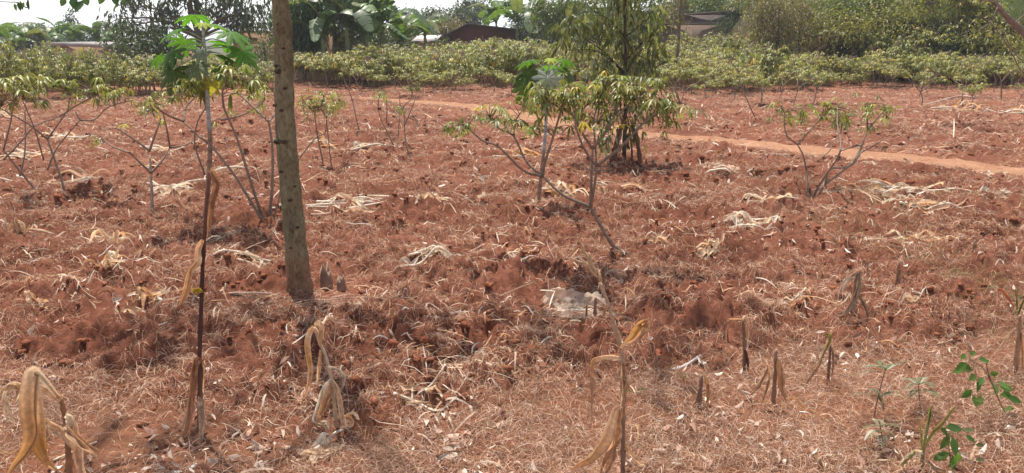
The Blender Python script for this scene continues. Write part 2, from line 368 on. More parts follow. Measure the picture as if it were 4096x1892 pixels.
def build_grass():
    mb = MB(); x, y, r = scatter(380000, 1.7, 8.5, 1.2)
    bare = smooth(-.1, .35, pn(x * .8 + 3, y * .8, 41)) * smooth(.6, -1.2, x)
    m = keep(x, y, (1 - tilled(x, y)) * np.clip(.75 + .6 * pn(x * 2.1, y * 2.1, 23), .15, 1) * (1 - .75 * bare)); x, y, r = x[m], y[m], r[m]; n = len(x)
    up = np.where(rng.uniform(size=n) < .3, rng.uniform(.25, .9, n), 0)
    strands(mb, x, y, r, rng.uniform(.025, .095, n), rng.uniform(.001, .002, n), cols(n, [(.54, .35, .24), (.62, .45, .33), (.45, .26, .17), (.70, .57, .46), (.32, .18, .12)], [4, 3, 3, 1.2, 1.5]), rng.uniform(0, .022, n), .85, up)
    # the olive, still living grass on the right
    x, y, r = scatter(26000, 3.0, 9.0, 1.0); x = np.abs(x)
    m = keep(x, y, smooth(1.9, 3.0, x) * np.clip(.2 + 1.1 * pn(x * 1.5, y * 1.5, 27), 0, 1)); x, y, r = x[m], y[m], r[m]; n = len(x)
    strands(mb, x, y, r, rng.uniform(.04, .13, n), rng.uniform(.0014, .003, n), cols(n, [(.25, .21, .09), (.33, .27, .13), (.19, .19, .07)]), rng.uniform(0, .02, n), .9, rng.uniform(.3, .9, n))
    tag(mb.build('grass', M['straw'], shade=False), 'short dry tan grass on the verge in the foreground', 'grass', kind='stuff')
def build_leaf_litter():
    mb = MB()
    for cnt, r0, r1, pw, dens in ((10500, 1.8, 8.0, 1.3, lambda x, y: (1 - tilled(x, y)) * np.clip(.2 + 2.0 * pn(x * 1.9, y * 1.9, 51), .03, 1)),
                                  (8000, 3.0, 30, 1.4, lambda x, y: tilled(x, y) * np.clip(.1 + 1.6 * pn(x * 1.5, y * 1.5, 52), .02, 1))):
        x, y, r = scatter(cnt, r0, r1, pw); m = keep(x, y, dens(x, y)); x, y, r = x[m], y[m], r[m]; n = len(x); s = np.clip(r / 5.5, 1, 1.8)
        th = rng.uniform(0, 2 * pi, n); el = rng.normal(size=n) * .35 + .1
        D = np.stack([np.cos(th) * np.cos(el), np.sin(th) * np.cos(el), np.sin(el)], 1); N = unit(np.stack([rng.normal(size=n) * .5, rng.normal(size=n) * .5, np.ones(n)], 1))
        L = rng.uniform(.016, .062, n) * s
        leaves(mb, np.stack([x, y, gz(x, y) + rng.uniform(.004, .03, n)], 1), D, N, L, L * rng.uniform(.25, .5, n), cols(n, [(.64, .53, .45), (.56, .42, .34), (.46, .29, .22), (.74, .66, .58), (.33, .19, .15)], [3, 4, 3, 1.5, 2.5]), rng.uniform(-.5, .6, n), rng.uniform(-.9, 1.0, n)[:, None])
    tag(mb.build('leaf_litter', M['litter'], shade=False), 'pale curled dead leaves lying over the verge and the soil', 'leaf litter', kind='stuff')
def ico():
    me = bpy.data.meshes.new('tmp'); import bmesh
    b = bmesh.new(); bmesh.ops.create_icosphere(b, subdivisions=2, radius=1); b.to_mesh(me); b.free()
    V = np.array([v.co[:] for v in me.vertices]); F = np.array([p.vertices[:] for p in me.polygons]); bpy.data.meshes.remove(me); return V, F
IV, IF = ico()
def build_clods():
    mb = MB(); x, y, r = scatter(15000, 2.6, 20, 1.5); m = keep(x, y, tilled(x, y) * np.clip(.45 + .9 * pn(x * 1.2, y * 1.4, 61), .08, 1)); x, y, r = x[m], y[m], r[m]
    z = gz(x, y)
    for q in range(len(x)):
        s = rng.uniform(.006, .022) * np.clip(r[q] / 6, 1, 1.6); a = rng.uniform(0, 6, 3)
        n = 1 + .22 * np.sin(IV[:, 0] * 3.1 + a[0]) * np.sin(IV[:, 1] * 3.7 + a[1]) + .16 * np.sin(IV @ np.array([4, 5, 6.]) + a[2]) + .17 * rng.normal(size=len(IV))
        V = IV * n[:, None] * s * np.array([rng.uniform(.8, 1.4), rng.uniform(.8, 1.3), rng.uniform(.5, .85)])
        mb.add(V + [x[q], y[q], z[q] + s * .1], IF, np.array([.20, .070, .038]) * rng.uniform(.8, 1.25))
    tag(mb.build('soil_clods', M['clod'], shade=False), 'broken crumbly lumps of red soil over the hoed field', 'soil clods', kind='stuff')
build_straw(); build_grass(); build_leaf_litter(); build_clods()

# ------------------------------------------------------------------ buildings
def box(mb, x0, x1, y0, y1, z0, z1, col, tilt=0.0):
    V = np.array([[x, y, z + (tilt * (x - x0) if z == z1 else 0)] for z in (z0, z1) for y in (y0, y1) for x in (x0, x1)])
    F = np.array([[0, 2, 3, 1], [4, 5, 7, 6], [0, 1, 5, 4], [2, 6, 7, 3], [0, 4, 6, 2], [1, 3, 7, 5]]); mb.add(V, F, np.asarray(col, float))
def slab(mb, x0, x1, y0, y1, zl, zr, th, col):
    V = np.array([[x, y, (zl if x == x0 else zr) + d] for d in (0, th) for y in (y0, y1) for x in (x0, x1)])
    F = np.array([[0, 2, 3, 1], [4, 5, 7, 6], [0, 1, 5, 4], [2, 6, 7, 3], [0, 4, 6, 2], [1, 3, 7, 5]]); mb.add(V, F, np.asarray(col, float))
def house_low_tan():
    Y = 40; a = P(228, 182, Y); b = P(470, 192, Y); c = P(640, 200, Y); gr = -2.6
    e = empty('house', (a[0], Y, gr), 'long low tan mud house with a grey edged flat roof behind the left cassava', 'house')
    e.location = (0, 0, 0)
    mb = MB(); box(mb, a[0], b[0], Y, Y + 5, gr, a[2] - .02, (.36, .24, .16), (b[2] - a[2]) / (b[0] - a[0])); box(mb, b[0] + .003, c[0], Y + .25, Y + 5, gr, b[2] - .12, (.34, .22, .15)); mb.build('wall', M['wall'], e, False)
    mb = MB(); slab(mb, a[0] - .35, b[0] + .05, Y - .35, Y + 5.3, a[2] + .003, b[2] + .003, .16, (.27, .24, .23)); slab(mb, b[0] + .053, c[0] + .3, Y - .1, Y + 5.3, b[2] - .1, c[2] - .1, .14, (.27, .24, .23)); mb.build('roof', M['roof'], e, False)
def house_vents():
    Y = 36; a = P(930, 132, Y); b = P(1300, 132, Y); gr = -1.4
    e = empty('house', (0, 0, 0), 'taller ochre plastered house with openwork vents seen beside the grey tree trunk', 'house')
    mb = MB(); box(mb, a[0], b[0], Y, Y + 6, gr, a[2], (.42, .27, .17)); mb.build('wall', M['wall'], e, False)
    mb = MB(); slab(mb, a[0] - .3, b[0] + .3, Y - .3, Y + 6.3, a[2] + .003, a[2] + .003, .09, (.2, .16, .15)); mb.build('roof', M['roof'], e, False)
    mb = MB(); z = P(1000, 173, Y)[2]; box(mb, a[0] - .01, b[0] + .01, Y - .03, Y, z - .03, z + .03, (.36, .22, .14)); mb.build('ledge', M['wall'], e, False)
    for px in (1014, 1094, 1180):
        mb = MB(); c = P(px, 160, Y)
        w = .17
        for k in (-1, 0, 1): box(mb, c[0] + k * w - .012, c[0] + k * w + .012, Y - .028, Y - .003, c[2] - .09, c[2] + .09, (.4, .27, .18))
        for k in (-1, 0, 1): box(mb, c[0] - w - .011, c[0] + w + .011, Y - .026, Y - .003, c[2] + k * .085 - .012, c[2] + k * .085 + .012, (.4, .27, .18))
        box(mb, c[0] - w, c[0] + w, Y - .006, Y - .002, c[2] - .085, c[2] + .085, (.03, .02, .02))
        for k in (-1, 1):
            tube(mb, [(c[0] + k * w / 2 - .08, Y - .014, c[2] - .08), (c[0] + k * w / 2 + .08, Y - .014, c[2] + .08)], .008, (.4, .27, .18), 4)
            tube(mb, [(c[0] + k * w / 2 + .08, Y - .012, c[2] - .08), (c[0] + k * w / 2 - .08, Y - .012, c[2] + .08)], .008, (.4, .27, .18), 4)
        mb.build('vent_block', M['wall'], e, False)
def red_shed():
    Y = 46; l = P(1812, 128, Y); k = P(1872, 98, Y); r = P(2062, 122, Y); gr = -.4
    e = empty('shed', (0, 0, 0), 'dark red mud shed with a lopsided dark roof beyond the cassava field', 'shed')
    mb = MB(); V = [(l[0], y, gr) for y in (Y, Y + 4)] + [(r[0], y, gr) for y in (Y, Y + 4)] + [(r[0], y, r[2]) for y in (Y, Y + 4)] + [(k[0], y, k[2]) for y in (Y, Y + 4)] + [(l[0], y, l[2]) for y in (Y, Y + 4)]
    F5 = np.array([[0, 2, 4, 6, 8], [1, 9, 7, 5, 3]]); F4 = np.array([[0, 8, 9, 1], [2, 3, 5, 4]]); mb.add(V, [F5, F4], np.array([.12, .037, .03])); mb.build('wall', M['wall'], e, False)
    mb = MB(); slab(mb, l[0] - .5, k[0], Y - .45, Y + 4.4, l[2] - .25, k[2] + .004, .07, (.07, .05, .055)); slab(mb, k[0] + .002, r[0] + .35, Y - .45, Y + 4.4, k[2] + .004, r[2] - .02, .07, (.07, .05, .055)); mb.build('roof', M['roof'], e, False)
def pale_hut():
    Y = 44; a = P(1665, 160, Y); b = P(1735, 152, Y)
    e = empty('shed', (0, 0, 0), 'tiny tan hut under a white sheet roof between banana plants and red shed', 'shed')
    mb = MB(); box(mb, a[0], b[0], Y, Y + 2.5, -.5, a[2] + .05, (.42, .3, .2)); mb.build('wall', M['wall'], e, False)
    mb = MB(); V = np.array([[a[0] - .2, Y - .5, a[2] - .08], [b[0] + .2, Y - .5, a[2] - .06], [b[0] + .2, Y + 2.6, a[2] + .22], [a[0] - .2, Y + 2.6, a[2] + .2]])
    V = np.vstack([V, V + [0, 0, .05]]); F = np.array([[0, 3, 2, 1], [4, 5, 6, 7], [0, 1, 5, 4], [1, 2, 6, 5], [2, 3, 7, 6], [3, 0, 4, 7]]); mb.add(V, F, np.array([.5, .47, .45])); mb.build('roof', M['roof'], e, False)
def grey_house():
    Y = 43; e = empty('house', (0, 0, 0), 'grey mud house with a sagging rusty sheet roof above the right cassava', 'house')
    a = P(2738, 60, Y); b = P(2952, 56, Y); gr = .3
    mb = MB(); box(mb, a[0], b[0], Y, Y + 5, gr, a[2], (.2, .16, .16)); mb.build('wall', M['wall'], e, False)
    mb = MB(); slab(mb, a[0] - .3, b[0] + .05, Y - .9, Y + 5.3, a[2] - .03, b[2] + .12, .07, (.15, .11, .105)); mb.build('roof', M['roof'], e, False)
    c = P(2650, 92, Y - 2); d = P(2905, 98, Y - 2)
    mb = MB(); box(mb, c[0], d[0], Y - 2, Y - 1.2, gr, c[2] - .1, (.30, .22, .18)); mb.build('porch_wall', M['wall'], e, False)
    mb = MB(); slab(mb, c[0] - .2, d[0] + .2, Y - 2.5, Y - 1.0, c[2] - .09, d[2] + .05, .05, (.16, .13, .13)); mb.build('porch_roof', M['roof'], e, False)
    f = P(2953, 26, Y + .4); g = P(3040, 30, Y + .4)
    mb = MB(); box(mb, f[0] + .06, g[0], Y + .4, Y + 4, gr, f[2], (.4, .33, .29)); mb.build('side_room', M['wall'], e, False)
def plateau_house():
    Y = 40; a = P(3965, -40, Y); e = empty('house', (0, 0, 0), 'brown plastered house wall on top of the bank at far right', 'house')
    mb = MB(); box(mb, a[0], a[0] + 6, Y, Y + 5, 2.2, a[2] + .6, (.33, .26, .23)); mb.build('wall', M['wall'], e, False)
    mb = MB(); slab(mb, a[0] - .4, a[0] + 6.4, Y - .5, Y + 5.5, a[2] + .603, a[2] + .603, .08, (.3, .27, .26)); mb.build('roof', M['roof'], e, False)
    c = P(4060, 52, 36); o = empty('water_tank', (c[0], 36, gz(c[0], 36)), 'pale sheet and blue drum leaning by the brown house wall', 'drum')
    mb = MB(); tube(mb, [(c[0] + .35, 36.4, c[2] - .5), (c[0] + .35, 36.4, c[2] + .35), (c[0] + .35, 36.4, c[2] + .36)], [.3, .3, .22], (.05, .13, .35), 16); mb.build('drum', M['roof'], o, at=o.location)
    mb = MB(); V = np.array([[-.75, -.3, -.35], [.3, -.3, -.25], [.35, .15, .3], [-.1, .15, .15]]); V = np.vstack([V, V + [0, .04, .02]]) + c; F = np.array([[0, 3, 2, 1], [4, 5, 6, 7], [0, 1, 5, 4], [1, 2, 6, 5], [2, 3, 7, 6], [3, 0, 4, 7]]); mb.add(V, F, np.array([.5, .5, .52])); mb.build('sheet', M['roof'], o, False, at=o.location)
def low_wall():
    Y = 31; a = P(1175, 232, Y); b = P(1440, 236, Y); mb = MB(); n = 14
    xs = np.linspace(a[0], b[0], n); top = a[2] + .06 * rng.normal(size=n)
    for k in range(n - 1):
        V = np.array([[x, y, z] for z in ('b', 't') for y in (Y, Y + .3) for x in (xs[k], xs[k + 1])], dtype=object)
        V = np.array([[v[0], v[1], -.5 if v[2] == 'b' else top[k + (v[0] == xs[k + 1])]] for v in V], float)
        mb.add(V, np.array([[4, 5, 7, 6], [0, 1, 5, 4], [2, 6, 7, 3]] + ([[0, 4, 6, 2]] if k == 0 else []) + ([[1, 3, 7, 5]] if k == n - 2 else [])), np.array([.4, .27, .2]))
    tag(mb.build('mud_wall', M['wall'], None, False), 'low crumbling tan mud wall right of the grey trunk behind cassava', 'wall')
house_low_tan(); house_vents(); red_shed(); pale_hut(); grey_house(); plateau_house(); low_wall()

# ------------------------------------------------------------------ trees
GREEN = [(.085, .125, .035), (.115, .155, .045), (.065, .095, .03), (.15, .18, .055)]
DARKG = [(.05, .075, .034), (.065, .095, .04), (.04, .06, .03), (.09, .12, .05)]
OLIVE = [(.15, .155, .045), (.19, .18, .06), (.11, .125, .035), (.23, .205, .065)]
BROWN = [(.16, .12, .06), (.2, .15, .08), (.12, .1, .045), (.14, .13, .05)]
def crown(mb, blobs, nleaf, L, W, pal, droop=.5, per=9, spread=.28, hang=0.0, shell=.45):
    wts = np.array([b[3] * b[4] * b[5] for b in blobs]) ** .67; wts /= wts.sum()
    for b, w in zip(blobs, wts):
        k = max(3, int(nleaf * w / per)); d = unit(rng.normal(size=(k, 3))); rr = rng.uniform(shell, 1.03, (k, 1)) ** .8
        c = np.array(b[:3]) + d * rr * np.array(b[3:6]); n = k * per
        tw = unit(d + rng.normal(size=(k, 3)) * .6)
        base = np.repeat(c, per, 0) + rng.normal(size=(n, 3)) * spread
        D = unit(np.repeat(tw, per, 0) * .6 + rng.normal(size=(n, 3)) * .7 + np.array([0, 0, -hang])); N = unit(rng.normal(size=(n, 3)) * .6 + [0, 0, 1])
        tone = np.repeat(rng.uniform(.75, 1.3, (k, 1)), per, 0)
        leaves(mb, base, D, N, L * rng.uniform(.6, 1.25, n), W * rng.uniform(.7, 1.2, n), cols(n, pal) * tone, droop)
def tree(name, label, cat, base, blobs, trunk, nleaf, L, W, pal, tcol=(.12, .09, .07), group=None, limbs=True, **kw):
    """trunk: list of (point, radius); blobs: crown ellipsoids (x, y, z, rx, ry, rz)"""
    e = empty(name, base, label, cat, group); b = np.array(base); mb = MB()
    pts = np.array([t[0] for t in trunk]); rad = [t[1] for t in trunk]; sp = spline(pts, 5)
    tube(mb, sp, rad, tcol, 9, .04)
    for bl in (blobs if limbs else []):
        c = np.array(bl[:3]); k = int(np.argmin(np.abs(sp[:, 2] - (c[2] - .8 * np.hypot(c[0] - sp[-1, 0], c[1] - sp[-1, 1]))))); k = max(len(sp) // 3, k); s = sp[k]
        r0 = np.interp(k / len(sp), np.linspace(0, 1, len(rad)), rad) * .55; mid = (s + c) / 2 + [0, 0, .12 * np.linalg.norm(c - s)] + rng.normal(size=3) * .05
        ln = spline([s, mid, c], 5); tube(mb, ln, [r0, r0 * .25], tcol, 6)
        for _ in range(5):
            q = ln[rng.integers(4, len(ln))]; t = c + unit(rng.normal(size=3)) * np.array(bl[3:6]) * .85; tube(mb, spline([q, (q + t) / 2 + rng.normal(size=3) * .06, t], 3), [r0 * .3, r0 * .1], tcol, 4)
    mb.build('trunk', M['bark'], e, at=base)
    mb = MB(); crown(mb, blobs, nleaf, L, W, pal, **kw); mb.build('crown', M['leaf'], e, False, at=base); return e
def blob(px, py, Y, rx, ry, dz=None):
    c = P(px, py, Y); s = Y / FPX; return (c[0], c[1], c[2], rx * s, (dz if dz else (rx + ry) / 2 * s), ry * s)

def big_dark_tree():
    Y = 33; g = P(800, 290, Y); base = (g[0], Y, gz(g[0], Y))
    bl = [blob(560, 20, Y, 90, 45), blob(470, 75, Y - .3, 45, 30), blob(640, 70, Y, 70, 40), blob(760, 20, Y + .5, 110, 50), blob(930, 20, Y, 110, 55), blob(1020, 70, Y - .4, 60, 50), blob(900, 85, Y, 70, 40), blob(600, 130, Y, 60, 25), blob(820, -60, Y, 240, 60), blob(1050, 110, Y, 40, 40), blob(535, 100, Y, 40, 30)]
    tree('broadleaf_tree', 'large spreading tree with grey green leaf clusters behind the left castor plant', 'tree', base, bl, [(base, .17), (P(795, 150, Y), .13), (P(765, 40, Y), .09), (P(760, -60, Y), .06)], 2500, .25, .085, [(.05, .07, .04), (.06, .08, .05), (.04, .055, .035), (.085, .1, .065)], group='trees behind the field', hang=.8, spread=.16, per=16)
def bush(name, label, cat, Y, bl, n, L, W, pal, **kw):
    x = np.mean([b[0] for b in bl]); base = (x, Y, gz(x, Y)); kw.setdefault('group', 'trees behind the field')
    top = max(b[2] for b in bl)
    return tree(name, label, cat, base, bl, [(base, .07), ((x + .05, Y, (base[2] + top) / 2), .05), ((x, Y, top), .02)], n, L, W, pal, **kw)
big_dark_tree()
bush('bush', 'dense dark bush at the right end of the low tan house', 'bush', 32, [blob(500, 170, 32, 60, 50), blob(590, 160, 32, 80, 55), blob(660, 190, 32, 70, 50), blob(560, 220, 31, 100, 45)], 4200, .15, .06, DARKG)
bush('bush', 'small pale green bush against the ochre house beside the trunk', 'bush', 29, [blob(1040, 200, 29, 40, 55), blob(1075, 160, 29, 25, 30), blob(1050, 260, 29, 45, 40)], 1500, .11, .035, [(.1, .13, .06), (.13, .16, .08), (.08, .1, .05)])
bush('tree', 'dark weeping leafy tree just right of the grey trunk', 'tree', 30, [blob(1195, 90, 30, 60, 80), blob(1250, 60, 30, 70, 70), blob(1220, 170, 30, 50, 50), blob(1180, 20, 31, 50, 50)], 5200, .2, .05, [(.04, .085, .03), (.055, .11, .035), (.035, .06, .025)], hang=.9)
bush('tree', 'tall dark tree standing behind the banana clump', 'tree', 44, [blob(1420, -10, 44, 90, 60), blob(1380, 40, 44, 70, 50), blob(1500, 30, 44, 60, 60), blob(1300, 0, 45, 80, 60), blob(1340, 100, 44, 80, 60), blob(1440, 110, 44, 70, 60)], 3600, .24, .1, DARKG)
for px, py, rx, ry, Y, lb in ((1740, 62, 45, 22, 80, 'far round tree left of the gap of white sky'), (1850, 62, 70, 30, 75, 'wide far tree rising above the red shed'), (1890, 20, 55, 32, 78, 'far dark tree top tallest above the red shed'), (1620, 70, 40, 26, 82, 'far tree peeping out behind the bright banana leaf')):
    bush('tree', lb, 'tree', Y, [blob(px, py, Y, rx, ry), blob(px - rx * .5, py + ry * .5, Y, rx * .6, ry * .7), blob(px + rx * .5, py + ry * .6, Y, rx * .6, ry * .7), blob(px, py + ry * 1.2, Y, rx, ry)], 1500, .36, .16, DARKG)
bush('bush', 'dry brown thicket left of the red shed roof', 'bush', 52, [blob(1760, 105, 52, 60, 18), blob(1830, 108, 52, 50, 16), blob(1700, 112, 52, 40, 14)], 1400, .2, .06, BROWN)
for k, (px, py, rx, ry, Y, lb) in enumerate(((2230, 40, 90, 60, 40, 'green tree right of the far banana plants behind the drooping sapling'), (2380, 20, 110, 70, 42, 'dense green tree directly behind the top of the drooping sapling'), (2560, 30, 90, 70, 40, 'green tree left of the thin pole sapling'), (2420, 110, 100, 60, 36, 'low dark green tree behind the drooping sapling'), (2790, 16, 70, 30, 52, 'far blue green tree above the grey house roof'), (2900, 0, 80, 26, 52, 'far tree above the right end of the grey house'))):
    bush('tree', lb, 'tree', Y, [blob(px, py, Y, rx, ry), blob(px - rx * .6, py + ry * .3, Y, rx * .5, ry * .6), blob(px + rx * .6, py + ry * .4, Y, rx * .5, ry * .6), blob(px, py + ry, Y, rx * .9, ry * .6)], 2600 if Y < 60 else 900, .2 if Y < 60 else .34, .08 if Y < 60 else .15, GREEN if k < 4 else DARKG)
bush('bush', 'rounded dark green conifer bush below the grey house', 'bush', 38, [blob(2900, 95, 38, 36, 36), blob(2905, 130, 38, 40, 40)], 1500, .11, .02, [(.035, .07, .03), (.05, .09, .04)], hang=-.6)
bush('tree', 'thin spiky tree alone against the white sky at left', 'tree', 70, [blob(285, 60, 70, 9, 24), blob(288, 100, 70, 16, 30), blob(276, 130, 70, 20, 26)], 420, .34, .12, [(.06, .08, .06), (.07, .09, .06)], spread=.2)
for px, py, rx, ry, lb in ((60, 150, 70, 34, 'far hazy tree at the left edge behind the banana leaves'), (160, 155, 60, 30, 'far low tree between two bananas at left'), (270, 165, 70, 26, 'far rounded tree just left of the low tan house'), (360, 165, 70, 28, 'far rounded tree above the low tan roof'), (440, 160, 60, 30, 'far tree left of the dense dark bush')):
    bush('tree', lb, 'tree', 62, [blob(px, py, 62, rx, ry), blob(px - rx * .5, py + 10, 62, rx * .6, ry * .8), blob(px + rx * .5, py + 14, 62, rx * .6, ry * .8)], 1300, .3, .12, [(.05, .08, .04), (.06, .09, .045), (.04, .06, .035)])
bush('bush', 'tall brownish feathery bush at the left end of the dark bank', 'bush', 29.2, [blob(3080, 20, 29.2, 70, 60), blob(3050, 80, 29.2, 60, 60), blob(3130, 90, 29.2, 70, 60), blob(3090, 150, 29, 80, 50), blob(3190, 40, 30, 60, 50)], 5200, .13, .03, BROWN, hang=.2)

for px, py, rx, ry, Y, pal, lb in ((1560, 130, 70, 26, 50, GREEN, 'low green bush behind the bright banana plant'), (1640, 125, 60, 22, 56, OLIVE, 'olive bush left of the tiny tan hut'), (1790, 128, 60, 22, 50, BROWN, 'brown bush between the tiny hut and the red shed'), (2110, 110, 60, 34, 50, DARKG, 'dark bush just right of the red shed wall'), (2200, 120, 70, 34, 52, GREEN, 'green bush between the red shed and the drooping sapling'), (2290, 115, 70, 40, 48, DARKG, 'dark bush left of the drooping sapling'), (2370, 100, 60, 40, 52, OLIVE, 'olive bush behind the left side of the drooping sapling'), (2600, 100, 70, 44, 48, GREEN, 'green bush right behind the drooping sapling'), (2680, 60, 50, 40, 52, BROWN, 'brown bush behind the slender pole sapling'), (3010, 60, 60, 40, 52, OLIVE, 'olive bush at the right end of the grey house'), (1150, 60, 60, 60, 47, DARKG, 'dark tree mass hidden behind the grey trunk'), (1330, 150, 70, 40, 38, DARKG, 'dark bush under the banana clump, left'), (1450, 160, 70, 36, 38, DARKG, 'dark bush under the banana clump, right')):
    bush('bush', lb, 'bush', Y, [blob(px, py, Y, rx, ry), blob(px - rx * .7, py + ry * .6, Y, rx * .6, ry * .8), blob(px + rx * .7, py + ry * .5, Y, rx * .6, ry * .8)], 1800, .22, .08, pal)
for px, py, rx, ry, Y, pal, lb in ((2860, 5, 70, 36, 46, GREEN, 'green bush rising behind the middle of the grey house roof'), (2980, 20, 60, 44, 44, OLIVE, 'olive bush between grey house and feathery brown bush'), (3060, -10, 80, 40, 42, GREEN, 'green bush behind the feathery brown bush')):
    bush('bush', lb, 'bush', Y, [blob(px, py, Y, rx, ry), blob(px - rx * .7, py + ry * .7, Y, rx * .6, ry * .8), blob(px + rx * .6, py + ry * .8, Y, rx * .6, ry * .8), blob(px, py + ry * 1.3, Y, rx, ry * .7)], 1500, .2, .075, pal)
def undergrowth():
    n = 42000; y = rng.uniform(47.5, 75, n); px = rng.uniform(-500, 4600, n); x = (px - 2048) / FPX * y * .97; h = np.clip(1.3 + 1.1 * pn(x * .22, y * .22, 71), .2, 3) * rng.uniform(0, 1, n) ** .6
    mb = MB(); leaves(mb, np.stack([x, y, macro(x, y) + h], 1), rng.normal(size=(n, 3)), unit(rng.normal(size=(n, 3)) * .6 + [0, 0, 1]), rng.uniform(.2, .5, n), rng.uniform(.07, .16, n), cols(n, DARKG + OLIVE), .3)
    tag(mb.build('undergrowth', M['leaf'], None, False), 'low mass of green undergrowth beyond the houses', 'undergrowth', kind='stuff')
undergrowth()
for px, py, rx, ry, Y, pal, lb in ((3290, 80, 70, 50, 30.4, OLIVE, 'olive bush near the left top of the dark bank'), (3420, 110, 60, 40, 30.1, OLIVE, 'olive bush hanging over the top of the bank, left'), (3560, 60, 90, 50, 30.6, OLIVE, 'spreading green bush on the middle of the bank top'), (3530, 190, 70, 60, 29.9, DARKG, 'dark green bush growing out of the bank face, middle'), (3700, 60, 80, 50, 30.4, OLIVE, 'olive bush on the bank top behind the leaning cassava'), (3640, 150, 80, 60, 29.6, OLIVE, 'green bush climbing the bank face, right of the dark hollow'), (3840, 60, 70, 50, 30.2, OLIVE, 'olive bush at the right of the bank top'), (3790, 190, 60, 60, 29.2, DARKG, 'dark bush low on the right of the bank face'), (3960, 120, 70, 60, 28.6, OLIVE, 'olive bush under the bare overhanging branch'), (4060, 190, 60, 60, 28, OLIVE, 'olive bush at the right edge of the bank'), (3350, 20, 60, 30, 31.5, GREEN, 'pale green bush on the bank top behind the grass'), (3200, 100, 60, 70, 30, BROWN, 'brown bush joining the tall feathery bush and the bank')):
    bush('bush', lb, 'bush', Y, [blob(px, py, Y, rx, ry), blob(px - rx * .7, py + ry * .5, Y - .2, rx * .6, ry * .7), blob(px + rx * .7, py + ry * .5, Y - .2, rx * .6, ry * .7), blob(px, py + ry * .8, Y - .1, rx * .6, ry * .5)], 900, .14, .05, [(.2, .2, .055), (.26, .24, .07), (.14, .155, .045), (.3, .27, .09)] if pal is OLIVE else pal, group='bushes on the bank')
def drooping_sapling():
    Y = 9.4; g = G(2495, 672); Y = g[1]
    def B(px, py, rx, ry, dy=0): return blob(px, py, Y + dy, rx, ry)
    bl = [B(2360, 60, 110, 55), B(2470, 30, 90, 50, .2), B(2600, 60, 90, 50), B(2300, 130, 90, 60, -.1), B(2440, 160, 120, 60, .15), B(2580, 190, 100, 60), B(2380, 260, 90, 60, -.15), B(2500, 280, 90, 50, .1), B(2590, 290, 70, 50), B(2440, 340, 80, 50), B(2520, 400, 90, 60), B(2480, 480, 80, 50), B(2450, 545, 50, 40), B(2540, 540, 40, 40), B(2460, -60, 150, 60), B(2480, -180, 120, 80), B(2270, 200, 50, 40), B(2640, 130, 50, 40)]
    base = (g[0], Y, g[2] - .03)
    e = tree('sapling', 'tall sapling with drooping dusty leaves standing at the middle of the field', 'tree', base, bl, [(base, .028), (P(2502, 400, Y), .022), (P(2500, 150, Y), .017), (P(2502, 0, Y), .014), (P(2490, -200, Y), .008)], 2000, .118, .034, [(.11, .135, .055), (.14, .16, .065), (.085, .11, .05), (.19, .2, .09), (.25, .26, .17)], tcol=(.07, .055, .04), hang=1.5, spread=.055, per=8, droop=.2)
    mb = MB()
    for q, tx, r in ((-.14, -.02, .05), (.2, .12, .035), (.1, .05, .02)):
        tube(mb, spline([(base[0] + q, Y - .08, gz(base[0] + q, Y - .08) - .04), (base[0] + q * .8, Y - .04, base[2] + .2), (base[0] + tx * .5, Y, base[2] + .55)], 5), [r, r * .6, r * .4], (.13, .06, .04), 8, .1)
    mb.build('root_shoots', M['bark'], e, at=base)
drooping_sapling()
def pole_sapling():
    g = G(2690, 345); Y = g[1]; base = tuple(g)
    tree('sapling', 'bare poled slender sapling with a thin brown feathery top', 'tree', base, [blob(2700, 20, Y, 55, 30), blob(2680, 70, Y, 40, 25), blob(2730, 75, Y, 35, 30), blob(2710, -40, Y, 50, 30)], [(base, .065), (P(2712, 200, Y), .05), (P(2720, 60, Y), .04), (P(2735, -80, Y), .02)], 700, .12, .03, BROWN, tcol=(.15, .1, .08), hang=.2, spread=.12)
pole_sapling()
